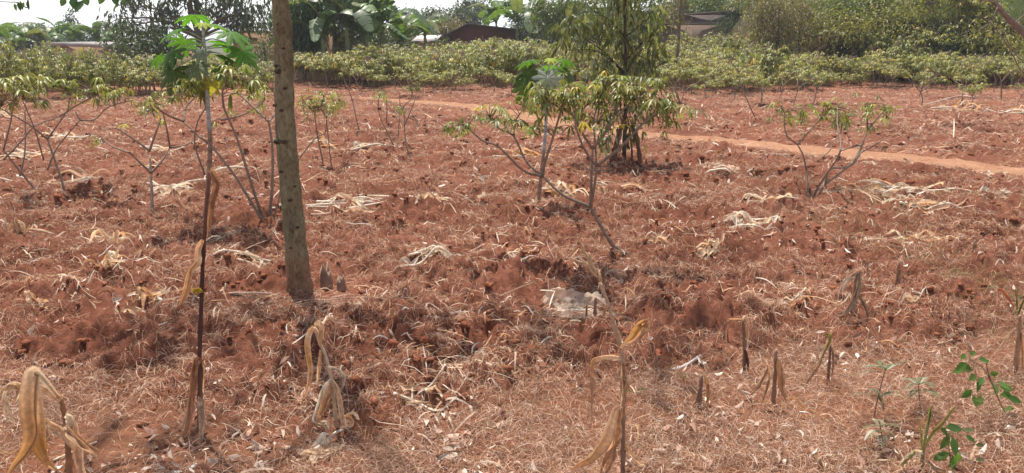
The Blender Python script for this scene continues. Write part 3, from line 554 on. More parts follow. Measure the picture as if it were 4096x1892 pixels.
def grey_trunk_tree():
    g = G(1199, 1178); Y = g[1]; base = np.array([g[0] + .012, Y, min(g[2], .02) - .2])
    e = empty('grey_tree', base, 'smooth grey green tree trunk standing left of centre with leafy branches overhead', 'tree')
    mb = MB(); spine = spline([base, P(1193, 1085, Y), P(1176, 900, Y), P(1141, 500, Y), P(1120, 0, Y), np.array([-1.47, Y - .03, 2.6]), np.array([-1.5, Y, 4.2]), np.array([-1.42, Y, 6.2])], 22)
    n = len(spine); rad = np.interp(spine[:, 2], [-.25, -.06, 0, .05, .12, .3, .9, 1.8, 2.6, 4.2, 6.2], [.15, .115, .095, .084, .077, .069, .062, .050, .047, .035, .015])
    z = spine[:, 2]; bark = np.array([.175, .148, .092]); C = np.tile(bark, (n, 1)); red = np.clip((.38 - z) / .22, 0, 1)[:, None] * .8; C = C * (1 - red) + np.array([.24, .13, .085]) * red
    rad = rad + .004 * np.exp(-((z - .97) / .03) ** 2) + .0025 * np.sin(z * 31)
    tube(mb, spine, rad, C, 28, .012)
    # old branch scars, ringed and darker, facing the field
    for zz, a, s in ((.62, -1.4, .012), (.80, -2.1, .012), (.99, -2.3, .022), (.975, -1.5, .016), (1.16, -1.6, .012), (1.22, -2.4, .014), (1.30, -1.2, .010), (1.40, -1.9, .020), (1.43, -2.2, .012), (1.55, -1.3, .009), (.45, -1.0, .010), (.72, -.9, .009), (1.68, -1.7, .008), (.33, -1.8, .009)):
        k = int(np.argmin(np.abs(z - zz))); c = spine[k] + rad[k] * .97 * np.array([cos(a), sin(a), 0])
        d = IV * (1 + .2 * rng.normal(size=(len(IV), 1))) * s * np.array([1.3, 1.3, .75]); mb.add(c + d, IF, np.array([.065, .045, .034]))
    for k in range(90):      # lichen freckles and short bark cracks
        zz = rng.uniform(.15, 1.8); a = rng.uniform(-2.9, -.2); i = int(np.argmin(np.abs(z - zz))); t = rng.uniform(.05, .22)
        pts = [spine[i] + rad[i] * 1.0 * np.array([cos(a + q), sin(a + q), 0]) + [0, 0, .004 * rng.normal()] for q in np.linspace(0, t, 4)]
        tube(mb, pts, rng.uniform(.0008, .002), (.06, .045, .035) if k % 3 else (.25, .25, .18), 4)
    mb.build('trunk', M['trunk'], e, at=base)
    for i, (az, h0, ln) in enumerate(((.6, 3.4, 1.6), (2.4, 3.9, 1.5), (4.2, 4.4, 1.4), (5.3, 3.6, 1.5), (1.5, 4.8, 1.2), (3.4, 5.1, 1.0))):
        s = np.array([-1.48, Y, h0]); t = s + [cos(az) * ln, sin(az) * ln, ln * .75]; mb = MB(); tube(mb, spline([s, (s + t) / 2 + [0, 0, -.1], t], 5), [.022, .006], bark, 7)
        br = mb.build('branch', M['bark'], e, at=base); mb = MB(); crown(mb, [(*t, .55, .55, .35)], 90, .17, .075, GREEN, per=6, spread=.12, hang=.4); lf = mb.build('leaves', M['leaf'], br, False, at=base)
    # low limb whose hanging leaves dip into the top left of the view
    limb = spline([(-1.48, Y, 3.0), (-1.8, Y - .6, 3.25), (-2.1, Y - 1.2, 2.7), (-2.15, Y - 1.5, 2.1)], 6); mb = MB(); tube(mb, limb, [.02, .005], bark, 7)
    tips = [(P(330, 2, 3.4), P(300, 48, 3.35), .034), (P(265, -10, 3.4), P(243, 24, 3.4), .03), (P(340, -10, 3.42), P(352, 22, 3.42), .03), (P(420, -20, 3.4), P(395, 16, 3.4), .03), (P(455, -16, 3.4), P(472, 24, 3.38), .028), (P(285, -14, 3.4), P(312, 45, 3.37), .036), (P(490, -20, 3.42), P(497, 10, 3.42), .02)]
    tw = P(120, -20, 4.1); tips += [(P(58, 12, 4.1), P(66, 44, 4.1), .016), (P(72, 6, 4.1), P(84, 44, 4.1), .02), (P(96, 8, 4.1), P(88, 34, 4.1), .018), (P(108, 2, 4.1), P(117, 40, 4.1), .016), (P(80, 2, 4.1), P(92, 40, 4.12), .018)]
    for a, b, w in tips[:7]: tube(mb, spline([limb[-1], (limb[-1] + a) / 2 + [0, 0, .03], a], 4), [.004, .0015], (.1, .09, .05), 5)
    l2 = spline([limb[8], (-2.5, 4.0, 2.35), P(110, -10, 4.1), P(60, 8, 4.1), P(-20, 4, 4.1)], 6); tube(mb, l2, [.006, .0015], (.1, .08, .05), 5)
    br = mb.build('branch', M['bark'], e, at=base); mb = MB(); A = np.array([t[0] for t in tips]); Bt = np.array([t[1] for t in tips])
    leaves(mb, A, Bt - A, np.tile([0.2, -1, .3], (len(tips), 1)), np.linalg.norm(Bt - A, axis=1), np.array([t[2] for t in tips]), cols(len(tips), [(.05, .11, .03), (.07, .14, .04)]), .05, .15); mb.build('leaves', M['leaf'], br, False, at=base)
grey_trunk_tree()
def leaning_tree():
    Y = 15.0; base = np.array([12.2, Y, gz(12.2, Y)])
    e = empty('leaning_tree', base, 'bare grey branch of a leaning tree reaching in at top right corner', 'tree')
    mb = MB(); tc = (.2, .15, .12); tube(mb, spline([base, (11.6, Y, 1.0), P(4230, 250, Y), P(4096, 130, Y), P(4020, 60, Y), P(3975, 8, Y), P(3880, -40, Y), P(3700, -90, Y)], 8), [.13, .09, .07, .045, .03, .02], tc, 9, .04)
    mb.build('trunk', M['bark'], e, at=base)
    for pts in ([(4060, 95), (4096, 60), (4150, 30)], [(3975, 8), (3900, -4), (3800, -8)], [(4096, 290), (4030, 180), (3970, 100), (3920, 60)], [(4096, 240), (4050, 200), (4010, 120)], [(3990, 30), (3960, 90), (3900, 130)]):
        mb = MB(); q = [P(*p, Y - .15) for p in pts]; s = spline([P(4130, 160, Y)] + q if pts[0][0] == 4096 else q, 5); tube(mb, s, [.016, .006], tc, 6); mb.build('branch', M['bark'], e, at=base)
    mb = MB(); crown(mb, [blob(3720, -110, Y, 90, 50), blob(3880, -70, Y, 60, 30)], 300, .12, .045, OLIVE, spread=.1, per=8); mb.build('crown', M['leaf'], e, False, at=base)
leaning_tree()

# ------------------------------------------------------------------ banana plants
def banana_mesh(seed, h, nl, L, pal, young=False):
    r = random.Random(seed); e = []; mb = MB(); tube(mb, spline([(0, 0, -.1), (.03, 0, h * .5), (0, .02, h)], 5), [.13, .1, .06], [(.13, .13, .06), (.16, .19, .08)], 10, .03); e.append(('pseudostem', mb, 'stem'))
    for k in range(nl):
        az = k * 2.4 + r.uniform(-.3, .3); up = r.uniform(.7, 1.4) if k > 1 else 1.5; ln = L * r.uniform(.75, 1.1); d = np.array([cos(az), sin(az), 0])
        s = np.array([0, 0, h - .05]); drp = r.uniform(.25, .95) * (1.3 - up * .6)
        p = [s, s + d * ln * .25 * cos(up) + np.array([0, 0, ln * .3 * sin(up)]), s + d * ln * .6 * cos(up * .8) + np.array([0, 0, ln * (.58 * sin(up) - drp * .15)]), s + d * ln * cos(up * .7) + np.array([0, 0, ln * (.72 * sin(up) - drp * .75)])]
        c = np.array(pal[r.randrange(len(pal))]) * r.uniform(.8, 1.25); mb = MB()
        sp = spline(p, 9); m = len(sp); T = unit(np.gradient(sp, axis=0)); S = unit(np.cross(T, [0, 0, 1.]) + 1e-5); N = np.cross(S, T); roll = r.uniform(-.5, .5); S, N = S * cos(roll) + N * sin(roll), N * cos(roll) - S * sin(roll); t = np.linspace(0, 1, m); w = .25 * np.clip(np.sin(pi * np.clip((t - .14) / .86, 0, 1)) ** .45, 0, 1) * L / 2.0
        tube(mb, sp, [.025, .012, .004], c * 1.5, 5)
        torn = r.random() < .5; a0 = r.uniform(.05, .5)
        for sgn in (-1, 1):                                  # each half blade is torn into strips that hang at their own angle
            for i in range(3, m - 1):
                cut = .985 if r.random() < .75 else r.uniform(.5, .85); a = a0 + r.uniform(-.06, .06) + (r.uniform(.2, .6) if torn and r.random() < .4 else 0)
                def edge(q, f): return sp[q] + S[q] * sgn * w[q] * cos(a) * f - np.array([0, 0, 1]) * w[q] * sin(a) * f + N[q] * .03
                q0, q1 = sp[i], sp[i] + (sp[i + 1] - sp[i]) * .999; e0 = edge(i, 1); e1 = edge(i, 1) + (edge(i + 1, 1) - edge(i, 1)) * cut
                mb.add(np.array([q0, q1, e1, e0, (q0 + e0) / 2 + N[i] * .02, (q1 + e1) / 2 + N[i] * .02]), np.array([[0, 1, 5, 4], [4, 5, 2, 3]]), c * r.uniform(.85, 1.15))
        e.append(('leaf', mb, 'leaf'))
    return e
BAN = [(.085, .15, .045), (.11, .18, .055), (.07, .115, .045), (.15, .17, .08)]
_bp = {}
def banana(px, py, Y, label, h, L, var=0, rz=0, nl=9, pal=BAN):
    h = max(.9, h - .9); py += 45 if px > 600 else 25; c = P(px, py, Y); z = c[2] - h                         # px, py mark the top of the stem
    key = (var, h, L)
    e = empty('banana_plant', (c[0], Y, z), label, 'banana plant', 'banana plants behind the field', rz)
    if key not in _bp: _bp[key] = [mb.build(n, M[m], e) for n, mb, m in banana_mesh(var, h, nl, L, pal)]
    else:
        for o in _bp[key]:
            k = o.copy(); COL.objects.link(k); k.parent = e
for a in ((1290, 110, 29.3, 'banana plant with low arching leaves right of the dark weeping tree', 2.0, 2.3, 0, .4), (1385, 60, 29.5, 'tall banana plant with upright broken leaves, left in the central clump', 2.4, 2.6, 1, 1.1), (1455, 30, 31, 'banana plant crowding in the middle of the central clump', 2.5, 2.6, 2, 2.6), (1530, 60, 31.5, 'dark banana plant directly left of the bright green banana', 2.2, 2.5, 0, 3.3), (1470, 110, 29.8, 'low banana plant with hanging pale leaves at the front of the central clump', 1.9, 2.2, 4, 1.9), (1700, 105, 35, 'slim banana plant with splayed leaves right of the bright banana', 1.8, 1.9, 3, .2), (1330, 10, 39, 'banana plant showing only its top above the weeping tree', 3.2, 2.5, 2, 5.0), (1420, 0, 40, 'tallest banana plant at the back of the central clump', 3.4, 2.6, 4, 4.1), (1985, 55, 47.5, 'banana plant behind the middle of the red shed roof', 3.2, 2.7, 1, 4.0), (2070, 60, 44, 'broad banana plant at the right end of the red shed', 3.2, 2.7, 0, 2.0), (2150, 50, 45, 'banana plant above the shorter castor plant in mid field', 3.4, 2.7, 2, .9), (2240, 80, 42, 'banana plant between red shed and drooping sapling, lower than its neighbours', 2.6, 2.5, 4, 3.2),
          (20, 150, 45, 'banana plant at the far left edge', 2.6, 2.1, 0, .3), (95, 150, 44, 'banana plant second from the left edge with stiff upright leaves', 2.4, 2.1, 3, 1.3), (170, 150, 46, 'banana plant third from the left edge near the low house', 2.6, 2.1, 1, 2.2), (50, 175, 41, 'short banana plant in front of the leftmost bananas', 2.0, 1.7, 2, 4.4), (240, 140, 49, 'banana plant whose tips rise behind the left end of the tan roof', 2.4, 2.1, 2, 3.1), (390, 140, 50, 'banana plant whose tips rise behind the right part of the tan roof', 2.6, 2.1, 0, 5.1), (450, 140, 50, 'banana plant beside the dense dark bush', 2.6, 2.1, 1, .6), (315, 140, 51, 'banana plant behind the middle of the tan roof', 2.5, 2.1, 3, 2.0), (2830, 20, 56, 'banana plant leaning behind the grey house roof', 2.8, 2.6, 1, 1.9)):
    banana(*a)
banana(1605, 120, 32, 'bright yellow green banana plant with one upright brighter leaf', 1.6, 2.0, 9, 1.2, 8, [(.16, .25, .05), (.1, .17, .04), (.09, .15, .04)])
def bright_leaf():
    e = [o for o in bpy.data.objects if o.get('label', '').startswith('bright yellow green banana')][0]; b = np.array(e.location); mb = MB()
    q = [P(x, y, 33.8) for x, y in ((1612, 135), (1600, 95), (1590, 40))]; ribbon(mb, q, .34, [(.28, .42, .05)] * 2, fold=.3, prof=[.5, .9, 1, .95, .2], n=8)  # this upright leaf has a brighter yellow green than the rest
    o = mb.build('leaf', M['castor'], e, at=b); o.matrix_parent_inverse = e.matrix_world.inverted() if False else o.matrix_parent_inverse
    o.rotation_euler.z = -e.rotation_euler.z; o['label'] = 'upright bright yellow green leaf'
bright_leaf()

# ------------------------------------------------------------------ cassava
CAS = [(.20, .225, .055), (.25, .26, .07), (.13, .16, .045), (.31, .29, .08), (.45, .34, .07)]
CASW = [4, 4, 3, 1.6, .35]
STEMC = (.23, .17, .135)
def palm_leaf(mb, pts, out, size, pal, w, nfl=6, droop=.62, wid=.26):
    """hand-shaped leaves: nfl leaflets spread from each point"""
    n = len(pts); f = np.linspace(-1.9, 1.9, nfl); az = np.arctan2(out[:, 1], out[:, 0]); A = (az[:, None] + f[None] + rng.normal(size=(n, nfl)) * .12).ravel()
    el = (.12 - np.abs(rng.normal(size=(n, 1))) * .45 + rng.normal(size=(n, nfl)) * .18).ravel()
    D = np.stack([np.cos(A) * np.cos(el), np.sin(A) * np.cos(el), np.sin(el)], 1); c = np.repeat(cols(n, pal, w), nfl, 0)
    L = (np.repeat(size * rng.uniform(.5, 1.25, n), nfl) * np.tile(.65 + .35 * np.cos(f * .6), n))
    leaves(mb, np.repeat(pts, nfl, 0), D, np.tile([0, 0, 1.], (n * nfl, 1)), L, L * wid, c, np.repeat(droop * rng.uniform(.5, 1.5, n), nfl), .2)
def cassava_mesh(seed, h, nleaf, spread, size, low=0.0, r0=.014, w=CASW):
    r = np.random.default_rng(seed); st = MB(); fo = MB(); tips = []
    def grow(p, d, ln, rad, lev):
        q = p + d * ln; tube(st, spline([p, (p + q) / 2 + r.normal(size=3) * ln * .05, q], 3), [rad, rad * .8], STEMC, 5)
        if lev == 0: tips.append((p, q, d)); return
        a0 = r.uniform(0, 6); k = 3 if lev > 1 or r.random() < .5 else 2
        for j in range(k):
            a = a0 + j * 2 * pi / k + r.normal() * .3; o = np.array([cos(a), sin(a), 0]); grow(q, unit(d * .75 + o * spread * r.uniform(.7, 1.2) + [0, 0, .12]), ln * r.uniform(.55, .9), rad * .75, lev - 1)
    for s in range(r.integers(1, 4)):
        a = r.uniform(0, 6); grow(np.array([cos(a) * .05, sin(a) * .05, -.05]), unit(np.array([cos(a) * .25, sin(a) * .25, 1])), h * .38, r0, 2)
    per = max(2, nleaf // len(tips)); pts = []; out = []
    for p, q, d in tips:
        for _ in range(per):
            o = unit(np.array([r.normal(), r.normal(), .3 * r.normal()])); t = 1 - r.random() ** 2 * (.6 + low); c = p + (q - p) * t + o * r.uniform(.06, .2) * size / .13; c[2] -= low * r.random() * h * .45; c[2] = max(c[2], .12)
            pts.append(c); out.append(o)
            if r.random() < .5: tube(st, [p + (q - p) * t, c], .0025, (.25, .16, .1), 3)
    palm_leaf(fo, np.array(pts), np.array(out), size, CAS, w); return st, fo
_cv = []
for k, (h, nl, sp, sz, low, w) in enumerate(((1.25, 120, .7, .15, .5, CASW), (1.4, 150, .75, .15, .6, CASW), (1.15, 110, .8, .14, .5, [3, 4, 2, 3, 1]), (1.5, 140, .65, .16, .55, CASW), (1.3, 90, .8, .15, .3, [2, 4, 1, 4, 1.2]), (1.0, 70, .8, .14, .2, [2, 3, 2, 3, 1]), (1.35, 150, .8, .16, .6, [4, 3, 5, .8, .1]), (1.2, 36, .75, .14, 0, CASW), (1.1, 14, .7, .13, 0, CASW), (1.3, 170, .85, .14, .5, [1.5, 4, .8, 4, .8]))):
    _cv.append([cassava_mesh(100 + k, h, int(nl * 1.9), sp, sz * .72, low, .016, w), None, h])
def cassava(k, x, y, label, group, scale=1.0, rz=None):
    (st, fo), obs, h = _cv[k]; e = empty('cassava_plant', (x, y, gz(x, y) - .02), label, 'cassava', group, rng.uniform(0, 6.28) if rz is None else rz); e.scale = (scale,) * 3
    if obs is None: _cv[k][1] = [st.build('stem', M['stem'], e), fo.build('foliage', M['leaf'], e, False)]
    else:
        for o in obs:
            c = o.copy(); COL.objects.link(c); c.parent = e
    return e
def field(n, x0, x1, y0, y1, kinds, label, scale=(.85, 1.15), grp='cassava plants in the far field', mind=.6):
    scale = (scale[0] * .8, scale[1] * 1.12); kinds = list(kinds) * 2 + [7, 4]
    got = []; tries = 0
    while len(got) < n and tries < n * 60:
        tries += 1; y = rng.uniform(y0, y1); px = rng.uniform(x0, x1); x = (px - 2048) / FPX * (y * cos(PITCH) + .25)
        if path_dist(np.array([x]), np.array([y]))[0] < .8 or any(np.hypot(x - a, y - b) < mind for a, b in got): continue
        got.append((x, y)); cassava(int(rng.choice(kinds)), x, y, label, grp, rng.uniform(*scale))
field(40, -150, 430, 20.5, 28, [0, 1, 3, 6, 2], 'leafy cassava in the thick stand before the low tan house', (.85, 1.1))
field(22, 430, 700, 21.3, 28, [0, 1, 6, 2], 'cassava in the stand between the low tan house and the left castor plant', (.8, 1.05))
field(18, 700, 1090, 22, 29, [2, 4, 5, 7, 0], 'thin cassava before the ochre house, left of the grey trunk', (.8, 1.0))
field(14, 1180, 1480, 26, 30.5, [0, 2, 4], 'cassava beside the low mud wall, right of the grey trunk', (.85, 1.1))
field(5, 1420, 1560, 27, 31, [1, 3], 'taller cassava clump standing in front of the dark bananas', (1.15, 1.35))
field(38, 1480, 1850, 25, 36, [0, 1, 2, 4, 9], 'cassava in the dense belt in front of the bright banana plant', (.8, 1.35))
field(54, 1850, 2350, 25.4, 38, [2, 4, 9, 1], 'yellowish cassava in the dense belt in front of the red shed', (.85, 1.45))
field(32, 2350, 2760, 25.5, 38, [2, 4, 9, 0], 'cassava in the belt behind the drooping sapling', (1.0, 1.3))
field(38, 2740, 3130, 25, 38, [2, 4, 9, 1], 'yellowish cassava on the slope below the grey house', (.95, 1.3))
field(30, 3090, 3800, 25.4, 28.8, [4, 9, 2, 5], 'low yellow green cassava along the foot of the dark bank', (.65, 1.15), mind=.55)
field(12, 3830, 4200, 24, 28.5, [4, 9, 2, 0], 'cassava at the right end of the dark bank, under the bare branch', (.9, 1.15))
field(16, 3150, 3750, 31.5, 35, [6, 1, 0, 3], 'dark green cassava growing along the top of the bank', (.8, 1.1), 'cassava plants on top of the bank')
field(9, 3550, 3950, 29.2, 30.4, [9, 1, 6], 'tall cassava leaning over the face of the dark bank', (1.2, 1.5), 'cassava plants on top of the bank')
field(9, 1350, 1800, 21.5, 25, [7, 5, 8], 'sparse small cassava just beyond the footpath', (.7, .95))
field(9, 2700, 3300, 18, 24, [8, 7, 8], 'nearly leafless cassava between the footpath and the bank', (.7, .95))
field(7, 3400, 4100, 16, 23, [8, 7, 8], 'nearly leafless cassava in front of the bank near the right edge', (.7, .95))
field(12, 1650, 2450, 21.5, 25.5, [7, 5, 8, 4], 'small cassava straying into the field before the belt, left of the drooping sapling', (.5, .95))
field(12, 2700, 3250, 22, 25.5, [7, 5, 4], 'small cassava straying into the field before the belt, right of the drooping sapling', (.55, 1.0))
def bank_grass():
    mb = MB(); n = 26000; x = rng.uniform(10, 26, n); y = rng.uniform(29.5, 36, n)
    e = 30.2 + 0.5 * np.sin(x * 0.7) + 0.3 * np.sin(x * 1.9 + 1) - 0.18 * (x - 14)
    m = y > e + .5; x, y = x[m], y[m]; n = len(x); strands(mb, x, y, x, rng.uniform(.15, .5, n), rng.uniform(.008, .02, n), cols(n, [(.07, .12, .035), (.1, .14, .045), (.14, .13, .06)]), np.zeros(n), .8, rng.uniform(.3, .95, n))
    x = rng.uniform(10, 24, 9000); e = 30.2 + 0.5 * np.sin(x * 0.7) + 0.3 * np.sin(x * 1.9 + 1) - 0.18 * (x - 14); y = e + rng.uniform(.1, .62, len(x)) ; z = gz(x, y); D = np.stack([rng.normal(size=len(x)) * .25, np.full(len(x), -.5), np.full(len(x), -1.)], 1)
    leaves(mb, np.stack([x, y, z + .03], 1), D, np.tile([0, -1., .4], (len(x), 1)), np.clip(.25 + .5 * pn(x * 1.7, y * 0, 77), .03, .6) * rng.uniform(.5, 1.2, len(x)), rng.uniform(.008, .02, len(x)), cols(len(x), [(.08, .07, .04), (.1, .08, .05), (.05, .05, .025)]), .2, .1)
    tag(mb.build('grass', M['leaf'], None, False), 'long green grass fringing the top of the dark earth bank', 'grass', kind='stuff')
bank_grass()
def belt_weeds():
    mb = MB(); n = 30000; y = rng.uniform(25.5, 37, n); px = rng.uniform(1150, 3250, n); x = (px - 2048) / FPX * (y * .97 + .25); m = rng.uniform(size=n) < np.clip(.3 + 1.2 * pn(x * .5, y * .5, 81) + .4 * smooth(2650, 2800, px), 0, 1) * smooth(25.4, 27.5, y + pn(x * .8, y * .3, 82)); x, y = x[m], y[m]; n = len(x)
    strands(mb, x, y, x, rng.uniform(.2, .8, n), rng.uniform(.006, .013, n), cols(n, [(.34, .22, .13), (.28, .17, .10), (.4, .3, .18), (.2, .19, .08)]), np.zeros(n), .4, rng.uniform(.6, .98, n))
    tag(mb.build('weeds', M['straw'], None, False), 'dry brown weeds standing between the far cassava stems', 'weeds', kind='stuff')
belt_weeds()

def drawn_cassava(label, Y, stems, clusters, size=.12, rad=.012, pal=CAS, w=CASW, group='cassava shrubs in the hoed field', base_px=None, scol=STEMC, wid=.26, back=.25, dens=1.5):
    """a cassava whose own branching is drawn stem by stem; stems = [(radius, [(px, py), ...])], clusters = [(px, py, half width, half height, leaves)]"""
    global rng; keep_rng = rng; rng = np.random.default_rng(sum(ord(c) * (k + 3) for k, c in enumerate(label)))
    b = G(*(base_px or stems[0][1][0])); Yb = b[1] if Y is None else Y; e = empty('cassava_plant', b, label, 'cassava', group); st = MB(); fo = MB(); ends = []
    known = {}
    for r, pl in stems:
        dy = known.get(pl[0], 0.0); sl = rng.normal() * back; pts = []
        for k, q in enumerate(pl):
            d = dy + sl * k / max(1, len(pl) - 1); known[q] = d
            if k == 0 and q[1] >= (base_px or stems[0][1][0])[1] - 25 and pl is not stems[0][1] or q == stems[0][1][0]:
                g = G(*q); pts.append([g[0], g[1], g[2] - .03]); known[q] = g[1] - Yb
            else: pts.append(P(q[0], q[1], Yb + d))
        sp = spline(pts, 7); ends.append(sp); rr = np.linspace(r, r * .62, len(sp)); rr[::3] *= 1.09; tube(st, sp, rr * rng.uniform(.97, 1.03, len(sp)), [tuple(np.array(scol) * .75), scol, tuple(np.array(scol) * 1.1)], 7, .03)
    allp = np.vstack(ends); pts = []; out = []
    for px, py, hw, hh, n in clusters:
        for _ in range(int(n * dens)):
            q = P(px + rng.uniform(-hw, hw), py + rng.normal() * hh * .8, Yb); j = np.argmin(np.hypot(allp[:, 0] - q[0], allp[:, 2] - q[2])); s = allp[j]; q = q * (s[1] / q[1]) + [0, 0, CAM_H * (1 - s[1] / q[1])] + rng.normal(size=3) * [.02, .09, .02]; o = q - s; ln = np.linalg.norm(o); q = s + o * min(1, .30 / (ln + 1e-6)); o[2] *= .3
            pts.append(q); out.append(o + rng.normal(size=3) * .05); tube(st, spline([s, (s + q) / 2 + [0, 0, .02], q], 3), [.0032, .0018], (.2, .15, .08), 4)
    st.build('stem', M['stem'], e, at=b)
    if pts: palm_leaf(fo, np.array(pts), np.array(out), size * .7, pal, w, 6, .6, wid * .85); fo.build('foliage', M['leaf'], e, False, at=b)
    rng = keep_rng; return e
N0, N1, N2, N3 = (2363, 828), (2171, 705), (2371, 596), (2386, 665)
drawn_cassava('leafy cassava shrub with a curved leaning stem in the middle of the field', None,
    [(.0165, [(2514, 1045), (2455, 985), (2401, 900), N0]), (.0125, [N0, (2277, 793), (2230, 763), N1]), (.009, [N1, (2093, 682), (1995, 588), (1931, 562), (1870, 510)]), (.009, [N1, (2107, 648), (2055, 545), (2004, 518), (1960, 470)]), (.010, [N1, (2180, 650), (2205, 571), (2235, 472), (2250, 420)]),
     (.0125, [N0, (2364, 784), (2366, 690), N2]), (.009, [N2, (2320, 519), (2290, 460), (2200, 410), (2150, 370)]), (.009, [N2, (2430, 520), (2500, 430), (2560, 385)]), (.011, [N0, (2378, 740), N3]), (.009, [N3, (2340, 600), (2305, 510), (2300, 420)]), (.010, [N3, (2480, 590), (2580, 487), (2650, 440), (2722, 412)]), (.007, [N3, (2383, 600), (2376, 480), (2400, 390)]), (.006, [(2055, 545), (2065, 480), (2100, 430)]), (.006, [(2580, 487), (2555, 420), (2540, 350)]), (.006, [(2300, 480), (2350, 420), (2440, 350)])],
    [(1860, 478, 60, 20, 7), (1850, 520, 30, 20, 3), (1960, 440, 40, 20, 7), (2010, 465, 40, 25, 8), (2100, 490, 60, 25, 10), (2150, 400, 70, 30, 18), (2230, 370, 80, 30, 22), (2330, 380, 90, 40, 26), (2440, 350, 90, 40, 24), (2540, 330, 70, 30, 18), (2600, 400, 60, 40, 14), (2670, 420, 50, 40, 10), (2640, 310, 40, 20, 7), (2765, 450, 12, 20, 2), (2400, 440, 130, 40, 16), (2300, 470, 60, 30, 8), (2660, 490, 30, 20, 4)], size=.108, pal=CAS[:4] + [(.45, .33, .05)], w=[4, 3, 5, 2, .6], dens=1.55, back=.16)
A, B2 = (3226, 680), (3362, 605)
drawn_cassava('cassava shrub with several leaning stems and a wide low crown right of centre', None,
    [(.013, [(3232, 792), (3230, 740), A]), (.010, [A, (3212, 620), (3190, 578)]), (.008, [(3190, 578), (3150, 545), (3138, 500), (3138, 450)]), (.008, [(3190, 578), (3225, 540), (3270, 490), (3320, 440)]), (.014, [(3240, 795), (3290, 720), (3345, 640), B2]), (.010, [B2, (3362, 560), (3350, 500), (3350, 430)]), (.012, [(3272, 790), (3300, 740), (3420, 640), (3470, 520)]), (.009, [(3470, 520), (3468, 460), (3460, 420)]), (.008, [(3470, 520), (3530, 450), (3560, 420)]), (.010, [(3420, 640), (3440, 580), B2]), (.011, [(3300, 740), (3320, 678), (3400, 665), (3445, 610)]), (.007, [(3445, 610), (3500, 580), (3560, 540)]), (.007, [(3270, 645), (3320, 600), (3330, 560)])],
    [(3110, 430, 40, 30, 8), (3180, 440, 50, 30, 14), (3300, 430, 60, 25, 16), (3400, 450, 70, 35, 24), (3500, 430, 60, 25, 16), (3570, 440, 40, 20, 8), (3330, 490, 60, 20, 9), (3450, 490, 60, 20, 8), (3500, 575, 30, 12, 2), (3515, 620, 4, 8, 1), (3405, 555, 4, 8, 1), (3230, 535, 20, 10, 2)], size=.12, dens=.95)
drawn_cassava('young cassava whose bare stem forks twice left of the tall dead stalk', None,
    [(.014, [(612, 882), (606, 740), (600, 620)]), (.011, [(604, 692), (560, 650), (520, 612)]), (.008, [(520, 612), (450, 585), (410, 553)]), (.011, [(605, 692), (650, 640), (680, 590)]), (.009, [(680, 590), (668, 520), (652, 450)]), (.008, [(680, 590), (740, 580), (800, 548)]), (.010, [(600, 605), (540, 560), (465, 512)]), (.010, [(598, 605), (620, 540), (640, 486)])],
    [(402, 553, 6, 8, 2), (450, 520, 6, 10, 1), (640, 480, 10, 6, 2)], size=.09, w=[1, 1, 0, 2, 4])
drawn_cassava('cassava with pale ringed stems leaning out over the soil at the left edge', None,
    [(.014, [(265, 800), (240, 700), (190, 556)]), (.010, [(190, 556), (120, 500), (60, 466), (0, 432)]), (.009, [(190, 556), (230, 500), (270, 440), (280, 380)]), (.013, [(250, 872), (160, 780), (60, 660), (14, 600)]), (.009, [(14, 600), (40, 500), (55, 410)]), (.009, [(14, 640), (90, 560), (140, 505), (240, 465)]), (.008, [(240, 465), (310, 420), (390, 380)]), (.009, [(80, 705), (100, 600), (100, 430)]), (.009, [(190, 680), (230, 590), (320, 480)]), (.008, [(320, 480), (380, 478), (430, 430), (530, 400)]), (.007, [(320, 480), (300, 445)]), (.008, [(175, 640), (140, 520), (90, 400)])],
    [(60, 330, 60, 50, 20), (160, 330, 60, 40, 20), (290, 350, 60, 40, 16), (400, 360, 50, 30, 10), (30, 400, 30, 30, 6), (480, 370, 40, 20, 6)], size=.14)
drawn_cassava('cassava with three long slanting stems rising just left of the grey trunk', None,
    [(.014, [(1062, 922), (1000, 800), (930, 690), (845, 582)]), (.010, [(845, 582), (790, 540), (735, 486)]), (.008, [(735, 486), (660, 455), (595, 402)]), (.008, [(735, 486), (745, 430), (780, 390)]), (.013, [(1056, 915), (1010, 750), (950, 560), (895, 430)]), (.009, [(895, 430), (890, 370), (900, 310)]), (.009, [(885, 480), (940, 470), (1010, 440), (1060, 400)]), (.014, [(1078, 915), (1088, 760), (1090, 600), (1076, 488)]), (.010, [(1076, 488), (1020, 435), (940, 360)]), (.008, [(1076, 488), (1100, 455), (1130, 430)]), (.008, [(820, 700), (780, 580), (790, 490), (830, 420)]), (.008, [(1085, 920), (1110, 820), (1125, 740)])],
    [(850, 320, 90, 40, 26), (960, 330, 60, 40, 16), (760, 350, 60, 40, 14), (650, 390, 50, 30, 10), (1040, 360, 40, 40, 8), (880, 480, 20, 10, 2), (1030, 420, 30, 20, 4), (590, 420, 30, 20, 4)], size=.12, w=[4, 4, 2, 3, .8])
def stick_cassava(label, stems, clusters=(), size=.12, rad=.011, **k): return drawn_cassava(label, None, [(rad if i == 0 else rad * .75, s) for i, s in enumerate(stems)], list(clusters), size, **k)
stick_cassava('bushy yellow cassava with a rounded crown right of the grey trunk', [[(1296, 662), (1270, 545), (1258, 448)], [(1258, 448), (1232, 425), (1208, 395)], [(1258, 448), (1285, 420), (1296, 380)], [(1326, 668), (1312, 540), (1305, 470)], [(1305, 470), (1280, 430)], [(1305, 470), (1340, 420), (1356, 390)], [(1200, 630), (1260, 555), (1300, 530), (1304, 480)]], [(1290, 395, 70, 22, 40), (1250, 430, 50, 16, 14), (1340, 420, 40, 20, 14), (1200, 400, 20, 20, 5)], .1, w=[2, 4, 1, 5, 1])
